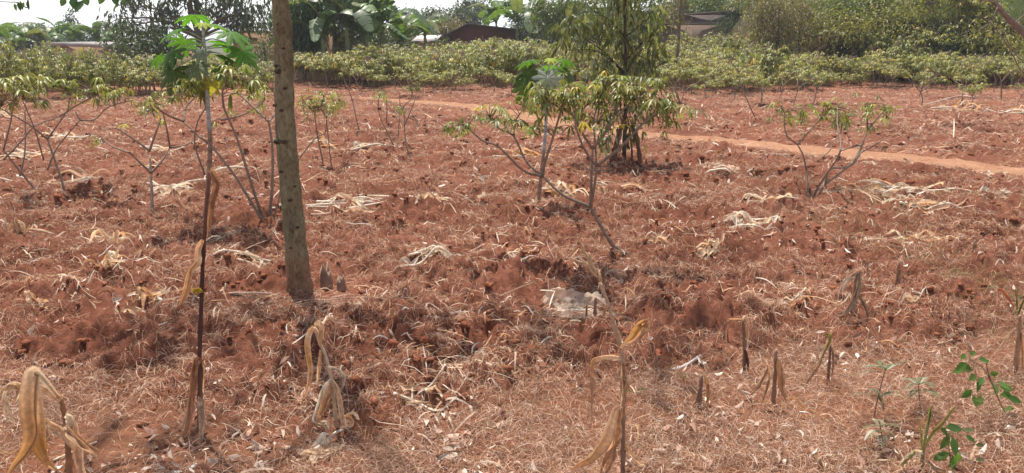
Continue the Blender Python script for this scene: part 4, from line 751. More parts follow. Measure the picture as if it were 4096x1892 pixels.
stick_cassava('single bare cassava stem with a small fork, left of the far footpath end', [[(1442, 545), (1424, 470), (1410, 402)], [(1410, 402), (1395, 360), (1378, 320)], [(1410, 402), (1428, 380), (1442, 366)]])
stick_cassava('slanting bare cassava stem with thin upright shoots at mid field', [[(1584, 602), (1550, 530), (1528, 488), (1512, 440)], [(1512, 440), (1514, 400), (1522, 372)], [(1590, 612), (1594, 520), (1600, 440), (1598, 372)], [(1600, 440), (1630, 410), (1660, 390)]], [(1530, 385, 20, 8, 3)])
stick_cassava('thin upright cassava stem beside the path, tipped with two green leaves', [[(1652, 662), (1630, 600), (1620, 540), (1618, 440)], [(1618, 500), (1590, 460), (1575, 430)], [(1618, 500), (1640, 450), (1660, 400)]], [(1575, 424, 6, 4, 2), (1606, 424, 6, 4, 2)])
stick_cassava('straight cassava stem nearest the path edge at its far bend', [[(1545, 510), (1548, 440), (1544, 372)]], [(1545, 370, 30, 8, 6)], .13)
stick_cassava('dry branched cassava stem leaning right, below the far path', [[(1680, 530), (1664, 480), (1650, 455), (1640, 440)], [(1690, 520), (1702, 470), (1692, 445)]])
stick_cassava('tall forked cassava with pale stem beyond the path, right of the pole sapling', [[(3026, 500), (2980, 380), (2957, 318), (2957, 286)], [(2957, 286), (2925, 250), (2900, 215)], [(2957, 286), (2985, 262), (3005, 240)], [(2925, 250), (2940, 210)]], [(2900, 200, 30, 14, 6), (3000, 225, 24, 12, 5)], .14)
stick_cassava('forked bare twig of cassava standing beyond the path near the pole sapling', [[(2722, 425), (2732, 385), (2736, 362)], [(2736, 362), (2715, 351), (2682, 350)], [(2736, 362), (2790, 330), (2850, 290)]], [(2680, 345, 8, 6, 1)])
stick_cassava('tall leafy cassava leaning before the dark bank, right part', [[(3880, 330), (3870, 260), (3868, 190), (3862, 130)], [(3868, 190), (3820, 150), (3790, 130)], [(3868, 190), (3930, 130), (3980, 90)]], [(3800, 90, 70, 26, 26), (3880, 80, 50, 20, 14), (3720, 100, 40, 20, 12)], .17, .02)
stick_cassava('wide forked cassava with pale bare branches against the dark bank', [[(3246, 330), (3246, 250), (3250, 212)], [(3250, 212), (3200, 190), (3160, 150)], [(3250, 212), (3300, 180), (3312, 150)], [(3312, 150), (3370, 135)], [(3174, 210), (3174, 175), (3150, 145)]], [(3180, 130, 60, 20, 14), (3330, 125, 50, 20, 12), (3260, 110, 50, 20, 12)], .17, .018)
stick_cassava('cassava stub with two bare stems beside the path at the right edge', [[(4005, 400), (4004, 330), (3990, 270)], [(4004, 330), (4040, 290), (4090, 270)], [(3975, 370), (3980, 310), (3950, 260)]], [(3960, 240, 40, 20, 8), (4060, 250, 40, 20, 8)], .15, .016)

# ------------------------------------------------------------------ castor oil plants
def castor_leaf(mb, c, n, R, col, lobes=8, up=None, vein=1.5, droop=.35):
    n = unit(n); t = np.array([0, 0, 1.]) if up is None else np.asarray(up, float); v = -unit(t - n * (t @ n)); u = np.cross(v, n); per = 8; m = lobes * per + 1
    k = np.arange(m); ph = (k % per) / per; ang = (-2.75 + 5.5 * k / (m - 1)); lob = np.abs(np.sin(pi * k / per)); a = np.abs(ang) / 2.75
    tip = R * (1.05 - .42 * a ** 1.5); rad = tip * (.46 + .54 * lob ** .85); rad *= 1 + .05 * ((k % 2) * 2 - 1) * (lob < .97)
    V = [c]; C = [np.array(col) * vein]
    for f in (.3, .62, 1.0):
        r = rad * f if f == 1 else np.minimum(rad, tip * .62) * f / .62 * .62 if f < .5 else np.minimum(rad * .85, tip * .66)
        h = -droop * (r / R) ** 2 * R + .05 * R * (lob - .5) * f
        V += list(c + np.outer(r * np.cos(ang), v) + np.outer(r * np.sin(ang), u) + np.outer(h, n))
        C += list(np.array(col)[None] * (1 + (vein - 1) * (lob > .98) * (1 - .3 * f))[:, None] * (.95 + .1 * rng.random((m, 1))))
    F3 = [[0, 1 + i, 2 + i] for i in range(m - 1)]; F4 = []
    for g in (0, 1):
        o = 1 + g * m
        F4 += [[o + i, o + m + i, o + m + i + 1, o + i + 1] for i in range(m - 1)]
    mb.add(np.array(V), [np.array(F3), np.array(F4)], np.array(C))
def castor(label, Y, base, stem, lvs, r0):
    g = np.array(base); e = empty('castor_plant', g, label, 'castor plant', 'castor oil plants'); mb = MB(); pts = [g - [0, 0, .03]] + [P(x, y, Y) for x, y in stem]; sp = spline(pts, 12); n = len(sp); rr = np.linspace(r0, r0 * .55, n); rr[::4] *= 1.1
    t = np.linspace(0, 1, n)[:, None]; c = np.where(t < .38, np.array([.26, .17, .12]), np.array([.34, .36, .36])); c[::4] *= .7; tube(mb, sp, rr, c, 10, .02); mb.build('stem', M['stem'], e, at=g)
    for px, py, R, nx, ny, nz, dy, col, at in lvs:
        cpt = P(px, py, Y + dy); s = P(at[0], at[1], Y); mb = MB(); nn = np.array([nx, ny, nz], float)
        castor_leaf(mb, cpt, nn, R * .88, col, up=[-(px - stem[-1][0]) * .004, 0, 1] if abs(px - stem[-1][0]) > 40 else None, vein=1.5 if col[1] > col[0] else 1.2); lf = mb.build('leaf', M['castor'], e, at=g); mb = MB()
        tube(mb, spline([s, (s + cpt) / 2 + [0, 0, .02], cpt], 5), [.006, .0035], (.3, .33, .26), 6); mb.build('leaf_stalk', M['stem'], lf, at=g)
GR, GY, GD, GP, YL = (.085, .20, .035), (.30, .38, .04), (.065, .14, .035), (.17, .21, .17), (.42, .33, .04)
g1 = G(815, 930)
castor('taller castor plant with large lobed green leaves on a pale ringed stem', g1[1], g1, [(836, 700), (840, 560), (832, 430), (826, 320), (818, 200), (812, 120)],
    [(775, 60, .19, -.1, .15, 1, .05, GR, (815, 130)), (810, 92, .085, .1, -.3, 1, -.06, GY, (813, 120)), (865, 98, .15, .2, .1, 1, .1, (.12, .25, .03), (814, 130)), (705, 118, .18, -.3, -.2, 1, 0, GR, (816, 160)), (925, 130, .2, .35, -.25, 1, 0, GR, (816, 150)), (885, 165, .19, .2, .3, .9, .15, GR, (816, 165)), (690, 205, .2, -.5, -.6, .8, -.08, GD, (818, 175)), (805, 205, .105, .1, -1, .75, -.12, GP, (820, 190)), (975, 205, .2, .8, -.5, .6, .05, GR, (820, 195)), (900, 225, .18, .3, .2, .9, .12, GD, (822, 215)), (690, 282, .21, -.35, -.8, .5, -.1, (.06, .10, .03), (822, 222)), (785, 262, .14, -.1, -.8, .8, -.12, (.12, .16, .10), (824, 235)), (900, 270, .15, .4, -.6, .6, .05, GD, (824, 260)), (640, 225, .14, -.6, .2, .8, .1, GD, (818, 200)), (852, 335, .12, .35, -.9, -.1, -.02, (.34, .30, .06), (828, 326)), (800, 345, .13, -.4, -.7, -.1, .05, (.3, .27, .05), (828, 335)), (930, 190, .16, .5, .4, .8, .2, GD, (818, 190)), (740, 160, .17, -.2, .6, .8, .2, GD, (816, 170))], .021)
g2 = G(2153, 862)
castor('shorter castor plant with a grey underside leaf left of the leafy cassava', g2[1], g2, [(2160, 740), (2172, 640), (2182, 520), (2188, 400), (2190, 330), (2192, 290)],
    [(2120, 240, .17, -.2, .2, 1, .06, GD, (2190, 290)), (2203, 234, .085, 0, -.3, 1, 0, GY, (2192, 285)), (2258, 238, .14, .3, .3, 1, .1, GD, (2192, 290)), (2198, 262, .13, 0, .2, .9, .12, GR, (2192, 290)), (2115, 290, .19, -.5, -.6, .7, 0, (.06, .11, .03), (2191, 300)), (2192, 312, .19, .05, -1, .5, -.12, (.27, .31, .28), (2190, 305)), (2268, 292, .14, .6, -.5, .6, .05, (.06, .1, .03), (2191, 300)), (2105, 345, .19, -.4, -.85, .35, -.06, (.09, .15, .03), (2190, 320)), (2070, 300, .12, -.7, .1, .7, .1, GD, (2191, 310)), (2245, 275, .14, .4, .5, .7, .2, GD, (2191, 300))], .019)

# ------------------------------------------------------------------ maize: standing dead stalks
GOLD, BUFF, PALE, DKB, TAN = (.57, .34, .175), (.65, .47, .32), (.78, .68, .55), (.22, .12, .08), (.52, .34, .22)
def maize(label, base, stalk, lvs, r=.010, scol=TAN, name='maize_stalk', tassel=None, group='dead maize stalks left standing', cat='maize stalk'):
    """stalk = pixel points up from the base; lvs = [(points, width, colours, twist, depth slope)]"""
    g = G(*base); Y = g[1]; e = empty(name, g, label, cat, group); mb = MB(); pts = [g - [0, 0, .03]] + [P(x, y, Y + .004 * k) for k, (x, y) in enumerate(stalk)]; sp = spline(pts, 6); rr = np.linspace(r, r * .6, len(sp)); rr[::5] *= 1.25
    tube(mb, sp, rr, scol, 8, .04); mb.build('stalk', M['stem'], e, at=g)
    for pl, w, col, tw, dy in lvs:
        mb = MB(); n = len(pl); q = [P(x, y, Y + dy * k / max(1, n - 1) - .008) for k, (x, y) in enumerate(pl)]; ribbon(mb, q, w * (.62 if w < .06 else .8), col, tw, fold=.55, wav=.2 if w < .06 else .05, n=9, nx=9, prof=None if w < .06 else [.3, .42, .55, .72, .95, 1, .8, .5, .25, .02])
        for _ in range(2 if w < .06 else 0):      # the blade is split into narrower papery strips
            c0 = np.array(col)[rng.integers(len(col))] * rng.uniform(.7, 1.25); k0 = rng.integers(0, max(1, n - 2)); sh = rng.normal(size=3) * w * .22
            ribbon(mb, [p + sh * (.4 + .9 * i / max(1, n - 1)) + rng.normal(size=3) * w * .08 for i, p in enumerate(q[k0:])], w * rng.uniform(.22, .4), c0, tw, fold=.5, wav=.25, n=8, nx=3)
        mb.build('leaf', M['dry'], e, at=g)
    if tassel is not None:
        mb = MB()
        for pl in tassel: tube(mb, spline([P(x, y, Y + rng.normal() * .02) for x, y in pl], 6), [.003, .006, .002], (.45, .29, .17), 6, .25)
        mb.build('tassel', M['stem'], e, at=g)
    return e
maize('tall dark brown maize stalk rising in front of the left castor plant', (797, 1742), [(800, 1560), (798, 1420), (806, 1200), (812, 1040), (824, 860), (838, 680)],
    [([(840, 682), (852, 690), (866, 740), (850, 800), (836, 880), (830, 960)], .040, [(.35, .2, .12), (.42, .23, .13)], .5, -.02), ([(812, 960), (792, 1000), (788, 1050), (760, 1090), (742, 1160), (722, 1210), (690, 1250)], .042, [GOLD, BUFF, GOLD, DKB], [0, .9, .2, 1.0], -.06), ([(798, 1430), (785, 1450), (775, 1530), (765, 1620), (742, 1720), (700, 1760)], .045, [(.36, .17, .10), (.42, .22, .13), (.42, .3, .22)], .4, -.06), ([(800, 1590), (804, 1620), (808, 1680), (796, 1770)], .05, [(.34, .21, .13), (.5, .38, .28)], .2, -.08), ([(800, 1440), (806, 1480), (806, 1580)], .03, [DKB, TAN], .3, .02), ([(808, 1170), (795, 1158), (776, 1166), (790, 1178)], .03, [(.42, .33, .05)] * 2, .3, -.03)], .0105, [(.22, .12, .08), (.075, .035, .03), (.06, .028, .026), (.2, .10, .07)])
maize('large golden drooping maize plant cut off by the bottom left corner', (275, 1925), [(275, 1840), (270, 1760), (258, 1660), (242, 1590)],
    [([(240, 1592), (200, 1540), (165, 1500), (140, 1490), (128, 1540), (122, 1640), (130, 1740), (100, 1810), (45, 1880), (15, 1960)], .08, [BUFF, PALE, BUFF, GOLD, (.55, .31, .12), GOLD], [0, .3, .1, -.1, .2], -.15), ([(140, 1490), (146, 1560), (150, 1660), (150, 1760), (180, 1840), (235, 1890)], .075, [PALE, BUFF, (.55, .31, .1), GOLD], [.5, .3, .5, .9], -.10), ([(245, 1600), (180, 1560), (100, 1545), (30, 1550), (-20, 1590)], .055, [BUFF, PALE, BUFF], .4, .06), ([(40, 1535), (20, 1590), (40, 1650), (60, 1690)], .03, [PALE, BUFF], .6, .02), ([(262, 1660), (285, 1680), (305, 1770), (320, 1880), (328, 1960)], .05, [PALE, BUFF, TAN], .3, -.05), ([(262, 1690), (270, 1720), (330, 1780), (390, 1822)], .045, [BUFF, GOLD], .5, -.1), ([(160, 1680), (210, 1700), (255, 1740), (290, 1800)], .05, [BUFF, PALE, BUFF], .3, .0), ([(10, 1560), (60, 1540), (90, 1560), (60, 1620)], .04, [BUFF, PALE], .5, .05)], .012, (.3, .15, .08))
maize('bent broken maize stalk with shredded hanging leaves right of the dead tall stalk', (1345, 1715), [(1340, 1640), (1325, 1520), (1305, 1430), (1280, 1370), (1256, 1312)],
    [([(1256, 1305), (1240, 1330), (1230, 1370), (1235, 1430), (1240, 1480), (1228, 1550), (1212, 1600)], .042, [GOLD, BUFF, (.55, .33, .10), BUFF, TAN], [0, .3, .9], -.03), ([(1256, 1302), (1272, 1305), (1284, 1330), (1280, 1370), (1290, 1400)], .04, [BUFF, GOLD, BUFF], .3, -.05), ([(1282, 1400), (1278, 1470), (1270, 1540)], .022, [GOLD, BUFF], .5, .02), ([(1312, 1465), (1350, 1480), (1374, 1505), (1372, 1540), (1358, 1570)], .026, [PALE, (.5, .4, .3)], .5, -.05), ([(1325, 1515), (1300, 1560), (1285, 1620), (1270, 1680), (1290, 1700)], .034, [PALE, BUFF, GOLD], .5, -.08), ([(1328, 1520), (1350, 1560), (1365, 1640), (1370, 1690), (1398, 1725)], .036, [(.5, .38, .27), BUFF, PALE], .4, -.05), ([(1330, 1540), (1310, 1590), (1285, 1650), (1278, 1675)], .04, [TAN, (.5, .28, .12)], .3, -.1), ([(1252, 1655), (1280, 1690), (1308, 1690), (1316, 1720)], .04, [(.5, .36, .28), PALE], .3, -.04), ([(1375, 1672), (1395, 1672), (1405, 1695), (1385, 1705)], .05, [GOLD, BUFF], .2, -.1)], .009, [(.45, .33, .22), (.5, .38, .28)])
maize('tasselled maize stalk with folded golden leaves right of centre foreground', (2492, 1900), [(2492, 1780), (2492, 1620), (2490, 1480), (2486, 1400), (2462, 1320), (2430, 1210), (2400, 1130)],
    [([(2488, 1432), (2440, 1428), (2395, 1432), (2370, 1450), (2364, 1520), (2366, 1600), (2360, 1690)], .036, [BUFF, BUFF, (.5, .3, .16), TAN, BUFF], [0, .3, 1.0, .5], -.05), ([(2480, 1400), (2520, 1360), (2552, 1310), (2578, 1293), (2580, 1312), (2540, 1360), (2480, 1388)], .048, [TAN, (.52, .3, .1), GOLD, (.52, .3, .1), TAN], [.2, .1, .3, -.2], -.08), ([(2484, 1622), (2460, 1640), (2440, 1700), (2410, 1770), (2360, 1830), (2310, 1860), (2282, 1885)], .064, [(.5, .34, .23), BUFF, (.47, .28, .13), GOLD], [.3, .2, .7, .1], -.12), ([(2492, 1510), (2504, 1516), (2510, 1530), (2498, 1580), (2488, 1650)], .03, [PALE, GOLD, TAN], .4, -.03), ([(2478, 1640), (2470, 1690), (2460, 1760), (2420, 1830), (2400, 1900)], .05, [GOLD, TAN, (.42, .25, .14)], [.2, .9, .3], -.06), ([(2484, 1730), (2450, 1790), (2440, 1850), (2410, 1910)], .045, [(.42, .28, .2), TAN, (.38, .22, .13)], .5, -.04), ([(2500, 1780), (2530, 1820), (2560, 1850), (2585, 1862)], .028, [GOLD, BUFF], .5, -.05), ([(2490, 1450), (2496, 1540), (2492, 1640)], .034, [BUFF, (.36, .22, .13)], .2, -.015)], .0095, [(.2, .11, .08), (.36, .24, .16), (.42, .27, .18)], tassel=[[(2400, 1130), (2360, 1050), (2330, 990), (2310, 950)], [(2395, 1115), (2340, 1060), (2290, 1035)], [(2405, 1130), (2396, 1080)], [(2370, 1065), (2355, 1010)]])
maize('thick grey brown maize stub with curled leaves right of the sack', (3390, 1330), [(3402, 1260), (3420, 1170), (3432, 1080)],
    [([(3438, 1092), (3432, 1150), (3410, 1210), (3380, 1250), (3335, 1270)], .055, [(.42, .3, .22), (.5, .38, .28)], .5, -.1), ([(3432, 1085), (3400, 1110), (3372, 1150), (3370, 1195)], .035, [(.4, .24, .15), PALE], .6, -.05), ([(3428, 1180), (3450, 1200), (3468, 1250), (3470, 1280)], .035, [(.45, .32, .22), (.3, .18, .12)], .4, -.04), ([(3392, 1240), (3380, 1290), (3352, 1330)], .04, [TAN, (.35, .24, .15)], .4, -.05), ([(3425, 1270), (3432, 1310), (3425, 1345)], .02, [(.3, .18, .13), DKB], .4, -.02)], .02, (.27, .15, .10))
maize('narrow brown maize stub with a pale ring, behind the thick curled stub', (3582, 1192), [(3588, 1130), (3596, 1050)], [([(3600, 1085), (3590, 1140), (3565, 1190)], .03, [(.35, .22, .15), TAN], .4, -.04), ([(3597, 1052), (3604, 1040), (3608, 1060)], .03, [PALE, BUFF], .3, -.02)], .014, (.25, .14, .1))
maize('small leaning maize stub with split leaves near the right edge', (3888, 1070), [(3892, 1010), (3900, 962)], [([(3898, 970), (3885, 1030), (3870, 1070)], .03, [TAN, (.35, .22, .16)], .4, -.05), ([(3925, 970), (3940, 1010), (3950, 1070)], .028, [(.5, .38, .28), TAN], .4, -.04), ([(3900, 1030), (3930, 1060), (3980, 1060)], .025, [GOLD, PALE], .3, -.06)], .012, (.24, .14, .1))
maize('two tall split maize stubs standing close together in the dry grass', (3092, 1632), [(3096, 1560), (3102, 1480), (3104, 1400)], [([(3114, 1440), (3118, 1500), (3124, 1560), (3146, 1602)], .045, [GOLD, (.45, .26, .13), TAN], .2, -.06), ([(3074, 1466), (3052, 1510), (3030, 1550), (2998, 1580)], .025, [TAN, (.4, .27, .18)], .5, -.02), ([(3074, 1468), (3080, 1500), (3062, 1570), (3045, 1620)], .02, [GOLD, (.3, .18, .12)], .4, -.1), ([(3140, 1600), (3180, 1595), (3220, 1630), (3300, 1665)], .03, [GOLD, BUFF], .3, -.05)], .011, (.25, .145, .10))
maize('maize stub with an orange hanging leaf, left of the two split stubs', (2792, 1645), [(2800, 1580), (2806, 1500)], [([(2818, 1500), (2828, 1540), (2832, 1590), (2826, 1640)], .03, [GOLD, (.5, .27, .1)], .3, -.05), ([(2798, 1550), (2785, 1600), (2770, 1625)], .02, [(.3, .2, .15), TAN], .4, -.03)], .012, (.23, .135, .10))
maize('blackened maize stub with one bent top leaf, front of the hoed edge', (2976, 1486), [(2978, 1420), (2976, 1350), (2972, 1280)], [([(2970, 1275), (2984, 1268), (2988, 1320), (2986, 1390)], .026, [PALE, GOLD, (.3, .24, .08)], .3, -.03), ([(2968, 1282), (2930, 1280), (2905, 1284)], .025, [GOLD, TAN], .4, .05), ([(2980, 1400), (2990, 1450), (2990, 1490)], .03, [DKB, DKB], .3, -.02)], .010, (.20, .115, .08))
maize('thin clump of short maize stubs beside the blackened stub', (2898, 1380), [(2896, 1330), (2900, 1290)], [([(2888, 1382), (2884, 1330), (2890, 1300)], .014, [DKB, TAN], .3, 0), ([(2912, 1380), (2910, 1330), (2916, 1296)], .014, [DKB, TAN], .3, 0)], .007, (.22, .12, .09))
maize('dark maize stub with a yellow green leaf in the right foreground', (3312, 1530), [(3318, 1440), (3322, 1380)], [([(3306, 1330), (3320, 1350), (3300, 1400), (3278, 1440), (3240, 1480)], .024, [(.26, .25, .05), (.35, .3, .08), BUFF], .4, -.03), ([(3330, 1392), (3332, 1450), (3325, 1530)], .018, [TAN, (.3, .18, .13)], .3, -.02), ([(3290, 1440), (3250, 1500), (3205, 1560)], .02, [TAN, (.4, .27, .2)], .4, -.06)], .008, (.19, .11, .085))
maize('leaning maize stalks tangled with green shoots at the right edge', (4062, 1500), [(4066, 1420), (4076, 1330), (4080, 1260)], [([(4060, 1312), (4030, 1345), (3990, 1400), (3965, 1430)], .028, [(.5, .36, .26), BUFF], .4, -.05), ([(4056, 1230), (4030, 1190), (3998, 1156), (3990, 1190), (3984, 1225)], .022, [(.4, .17, .1), (.5, .2, .12), PALE], .4, .02), ([(4070, 1260), (4085, 1220), (4100, 1190)], .016, [(.16, .2, .05), (.2, .24, .06)], .3, .02), ([(4068, 1250), (4064, 1190), (4060, 1150)], .01, [(.16, .2, .05), (.14, .16, .05)], .3, .02), ([(4085, 1330), (4090, 1420), (4092, 1500)], .03, [TAN, (.3, .16, .1)], .3, .02)], .012, (.32, .19, .12))
maize('short grey maize stub at the bottom edge right of centre', (3275, 1910), [(3277, 1870), (3280, 1832)], [([(3284, 1834), (3288, 1870), (3280, 1905)], .03, [(.4, .25, .17), TAN], .2, -.03)], .013, (.34, .22, .15))
maize('pale shredded maize clump at the left edge beside the hoed mounds', (52, 985), [(56, 940), (60, 880)], [([(20, 870), (30, 920), (32, 975)], .035, [PALE, BUFF], .4, -.03), ([(60, 872), (75, 920), (72, 985)], .04, [BUFF, (.5, .3, .14)], .3, -.05), ([(62, 880), (95, 900), (100, 960)], .03, [BUFF, PALE], .5, -.04), ([(50, 880), (40, 930), (45, 985)], .03, [GOLD, BUFF], .3, -.04), ([(105, 925), (150, 935), (200, 955)], .02, [PALE, BUFF], .3, .05), ([(110, 915), (160, 920), (215, 935)], .022, [BUFF, PALE], .4, .1)], .012, (.42, .28, .18))
maize('snapped maize stub with torn sheath in front of the folded sack', (2380, 1290), [(2380, 1240), (2382, 1190)], [([(2348, 1300), (2346, 1250), (2350, 1200)], .024, [(.4, .28, .2), TAN], .3, 0), ([(2362, 1286), (2380, 1282), (2405, 1270)], .04, [BUFF, GOLD], .2, -.04), ([(2404, 1302), (2416, 1260), (2420, 1230)], .035, [(.5, .34, .2), TAN], .4, 0), ([(2384, 1195), (2420, 1220), (2450, 1240), (2475, 1262)], .016, [(.35, .25, .2), (.4, .3, .25)], .4, -.03), ([(2470, 1300), (2474, 1280), (2460, 1290)], .02, [GOLD, BUFF], .3, -.03)], .011, (.25, .14, .1))
maize('small upright tuft of pale maize blades in the mid field right of the cassava stem', (2562, 1130), [(2563, 1110), (2566, 1090)], [([(2560, 1128), (2556, 1095), (2552, 1070)], .02, [GOLD, PALE], .3, 0), ([(2564, 1126), (2568, 1095), (2574, 1068)], .024, [GOLD, PALE], .3, -.02)], .006, (.4, .26, .15))
maize('thin broken maize stub beside the grey bleached stick', (2630, 1482), [(2628, 1450), (2628, 1422)], [([(2622, 1480), (2620, 1450), (2624, 1425)], .018, [TAN, (.4, .25, .16)], .2, 0)], .009, (.3, .18, .12))
maize('stub pair with spread blades low in the grass, left of the tasselled stalk', (2155, 1565), [(2152, 1530), (2152, 1500)], [([(2130, 1564), (2165, 1562), (2220, 1582)], .024, [GOLD, BUFF], .3, 0), ([(2168, 1562), (2172, 1530), (2174, 1500)], .014, [GOLD, TAN], .3, 0)], .007, (.3, .18, .12))
maize('green and straw coloured maize regrowth at the lower right', (3688, 1885), [(3690, 1830), (3700, 1760), (3722, 1640)], [([(3702, 1774), (3730, 1730), (3770, 1690), (3800, 1650), (3830, 1615)], .022, [(.3, .3, .09), (.36, .33, .13), (.4, .3, .16)], .3, -.02), ([(3690, 1812), (3684, 1750), (3678, 1668)], .013, [(.34, .33, .1), (.4, .38, .14)], .2, .02), ([(3692, 1810), (3660, 1806), (3630, 1830), (3590, 1870)], .03, [PALE, (.45, .38, .16), (.32, .3, .1)], .5, -.06), ([(3712, 1700), (3716, 1660), (3722, 1622)], .013, [(.16, .22, .05), (.2, .26, .06)], .2, 0), ([(3686, 1850), (3640, 1880), (3560, 1900)], .025, [TAN, BUFF], .4, -.06), ([(3700, 1840), (3740, 1880), (3790, 1900)], .03, [TAN, (.5, .32, .18)], .4, -.08)], .008, [(.16, .09, .07), (.3, .28, .1)])

# ------------------------------------------------------------------ maize stalks and husks lying on the soil
def heap(px, py, half, label, ns=1, nl=6, ang=0.0, cmix=(PALE, BUFF, GOLD), rise=.06, ln=1.0):
    g = G(px, py); e = empty('maize_heap', g, label, 'maize debris', 'maize debris lying on the field'); S = half * g[1] / FPX
    for k in range(ns):
        a = ang + rng.normal() * .25; d = np.array([cos(a), sin(a), 0]); o = np.array([rng.normal() * S * .3, rng.normal() * S * .35, 0]); L = S * rng.uniform(.7, 1.2) * ln; pts = []
        for t in (-1, -.3, .4, 1):
            q = g + o + d * L * t + np.array([0, rng.normal() * .02, 0]); q[2] = gz(q[0], q[1]) + .012 + rise * .35 * rng.random(); pts.append(q)
        mb = MB(); sp = spline(pts, 5); rr = np.linspace(.009, .006, len(sp)) * np.clip(g[1] / 6.5, .85, 1.6); rr[::5] *= 1.25; tube(mb, sp, rr, np.array(PALE) * rng.uniform(.75, 1.05), 7, .05); mb.build('stalk', M['stem'], e, at=g)
    for k in range(int(nl * 1.5)):
        a = ang + rng.normal() * .5 + (pi if rng.random() < .5 else 0); d = np.array([cos(a), sin(a), 0]); n = np.array([-d[1], d[0], 0]); o = np.array([rng.normal() * S * .3, rng.normal() * S * .3, 0]); L = S * rng.uniform(.4, 1.05); r = rise * rng.uniform(.1, .8); pts = []
        for t, h in zip((-.4, 0, .4, .8, 1.05), ((.15, .8, 1., .35, 0), (0, .1, .5, 1.1, .9), (.1, .15, .2, .15, .3), (.6, .2, .1, .3, .05))[rng.integers(4)]):
            q = g + o + d * L * t + n * rng.normal() * .12 * L; q[2] = gz(q[0], q[1]) + .01 + r * h; pts.append(q)
        c0, c1 = (np.array(cmix[rng.integers(len(cmix))]) for _ in range(2)); mb = MB()
        ribbon(mb, pts, rng.uniform(.018, .05) * np.clip(g[1] / 6, .9, 1.5), [c0, c1, c0 * 1.05], rng.normal(size=4) * .7, face=[0, -.3, 1], fold=.3, wav=.15, n=5); mb.build('leaf', M['dry'], e, at=g)
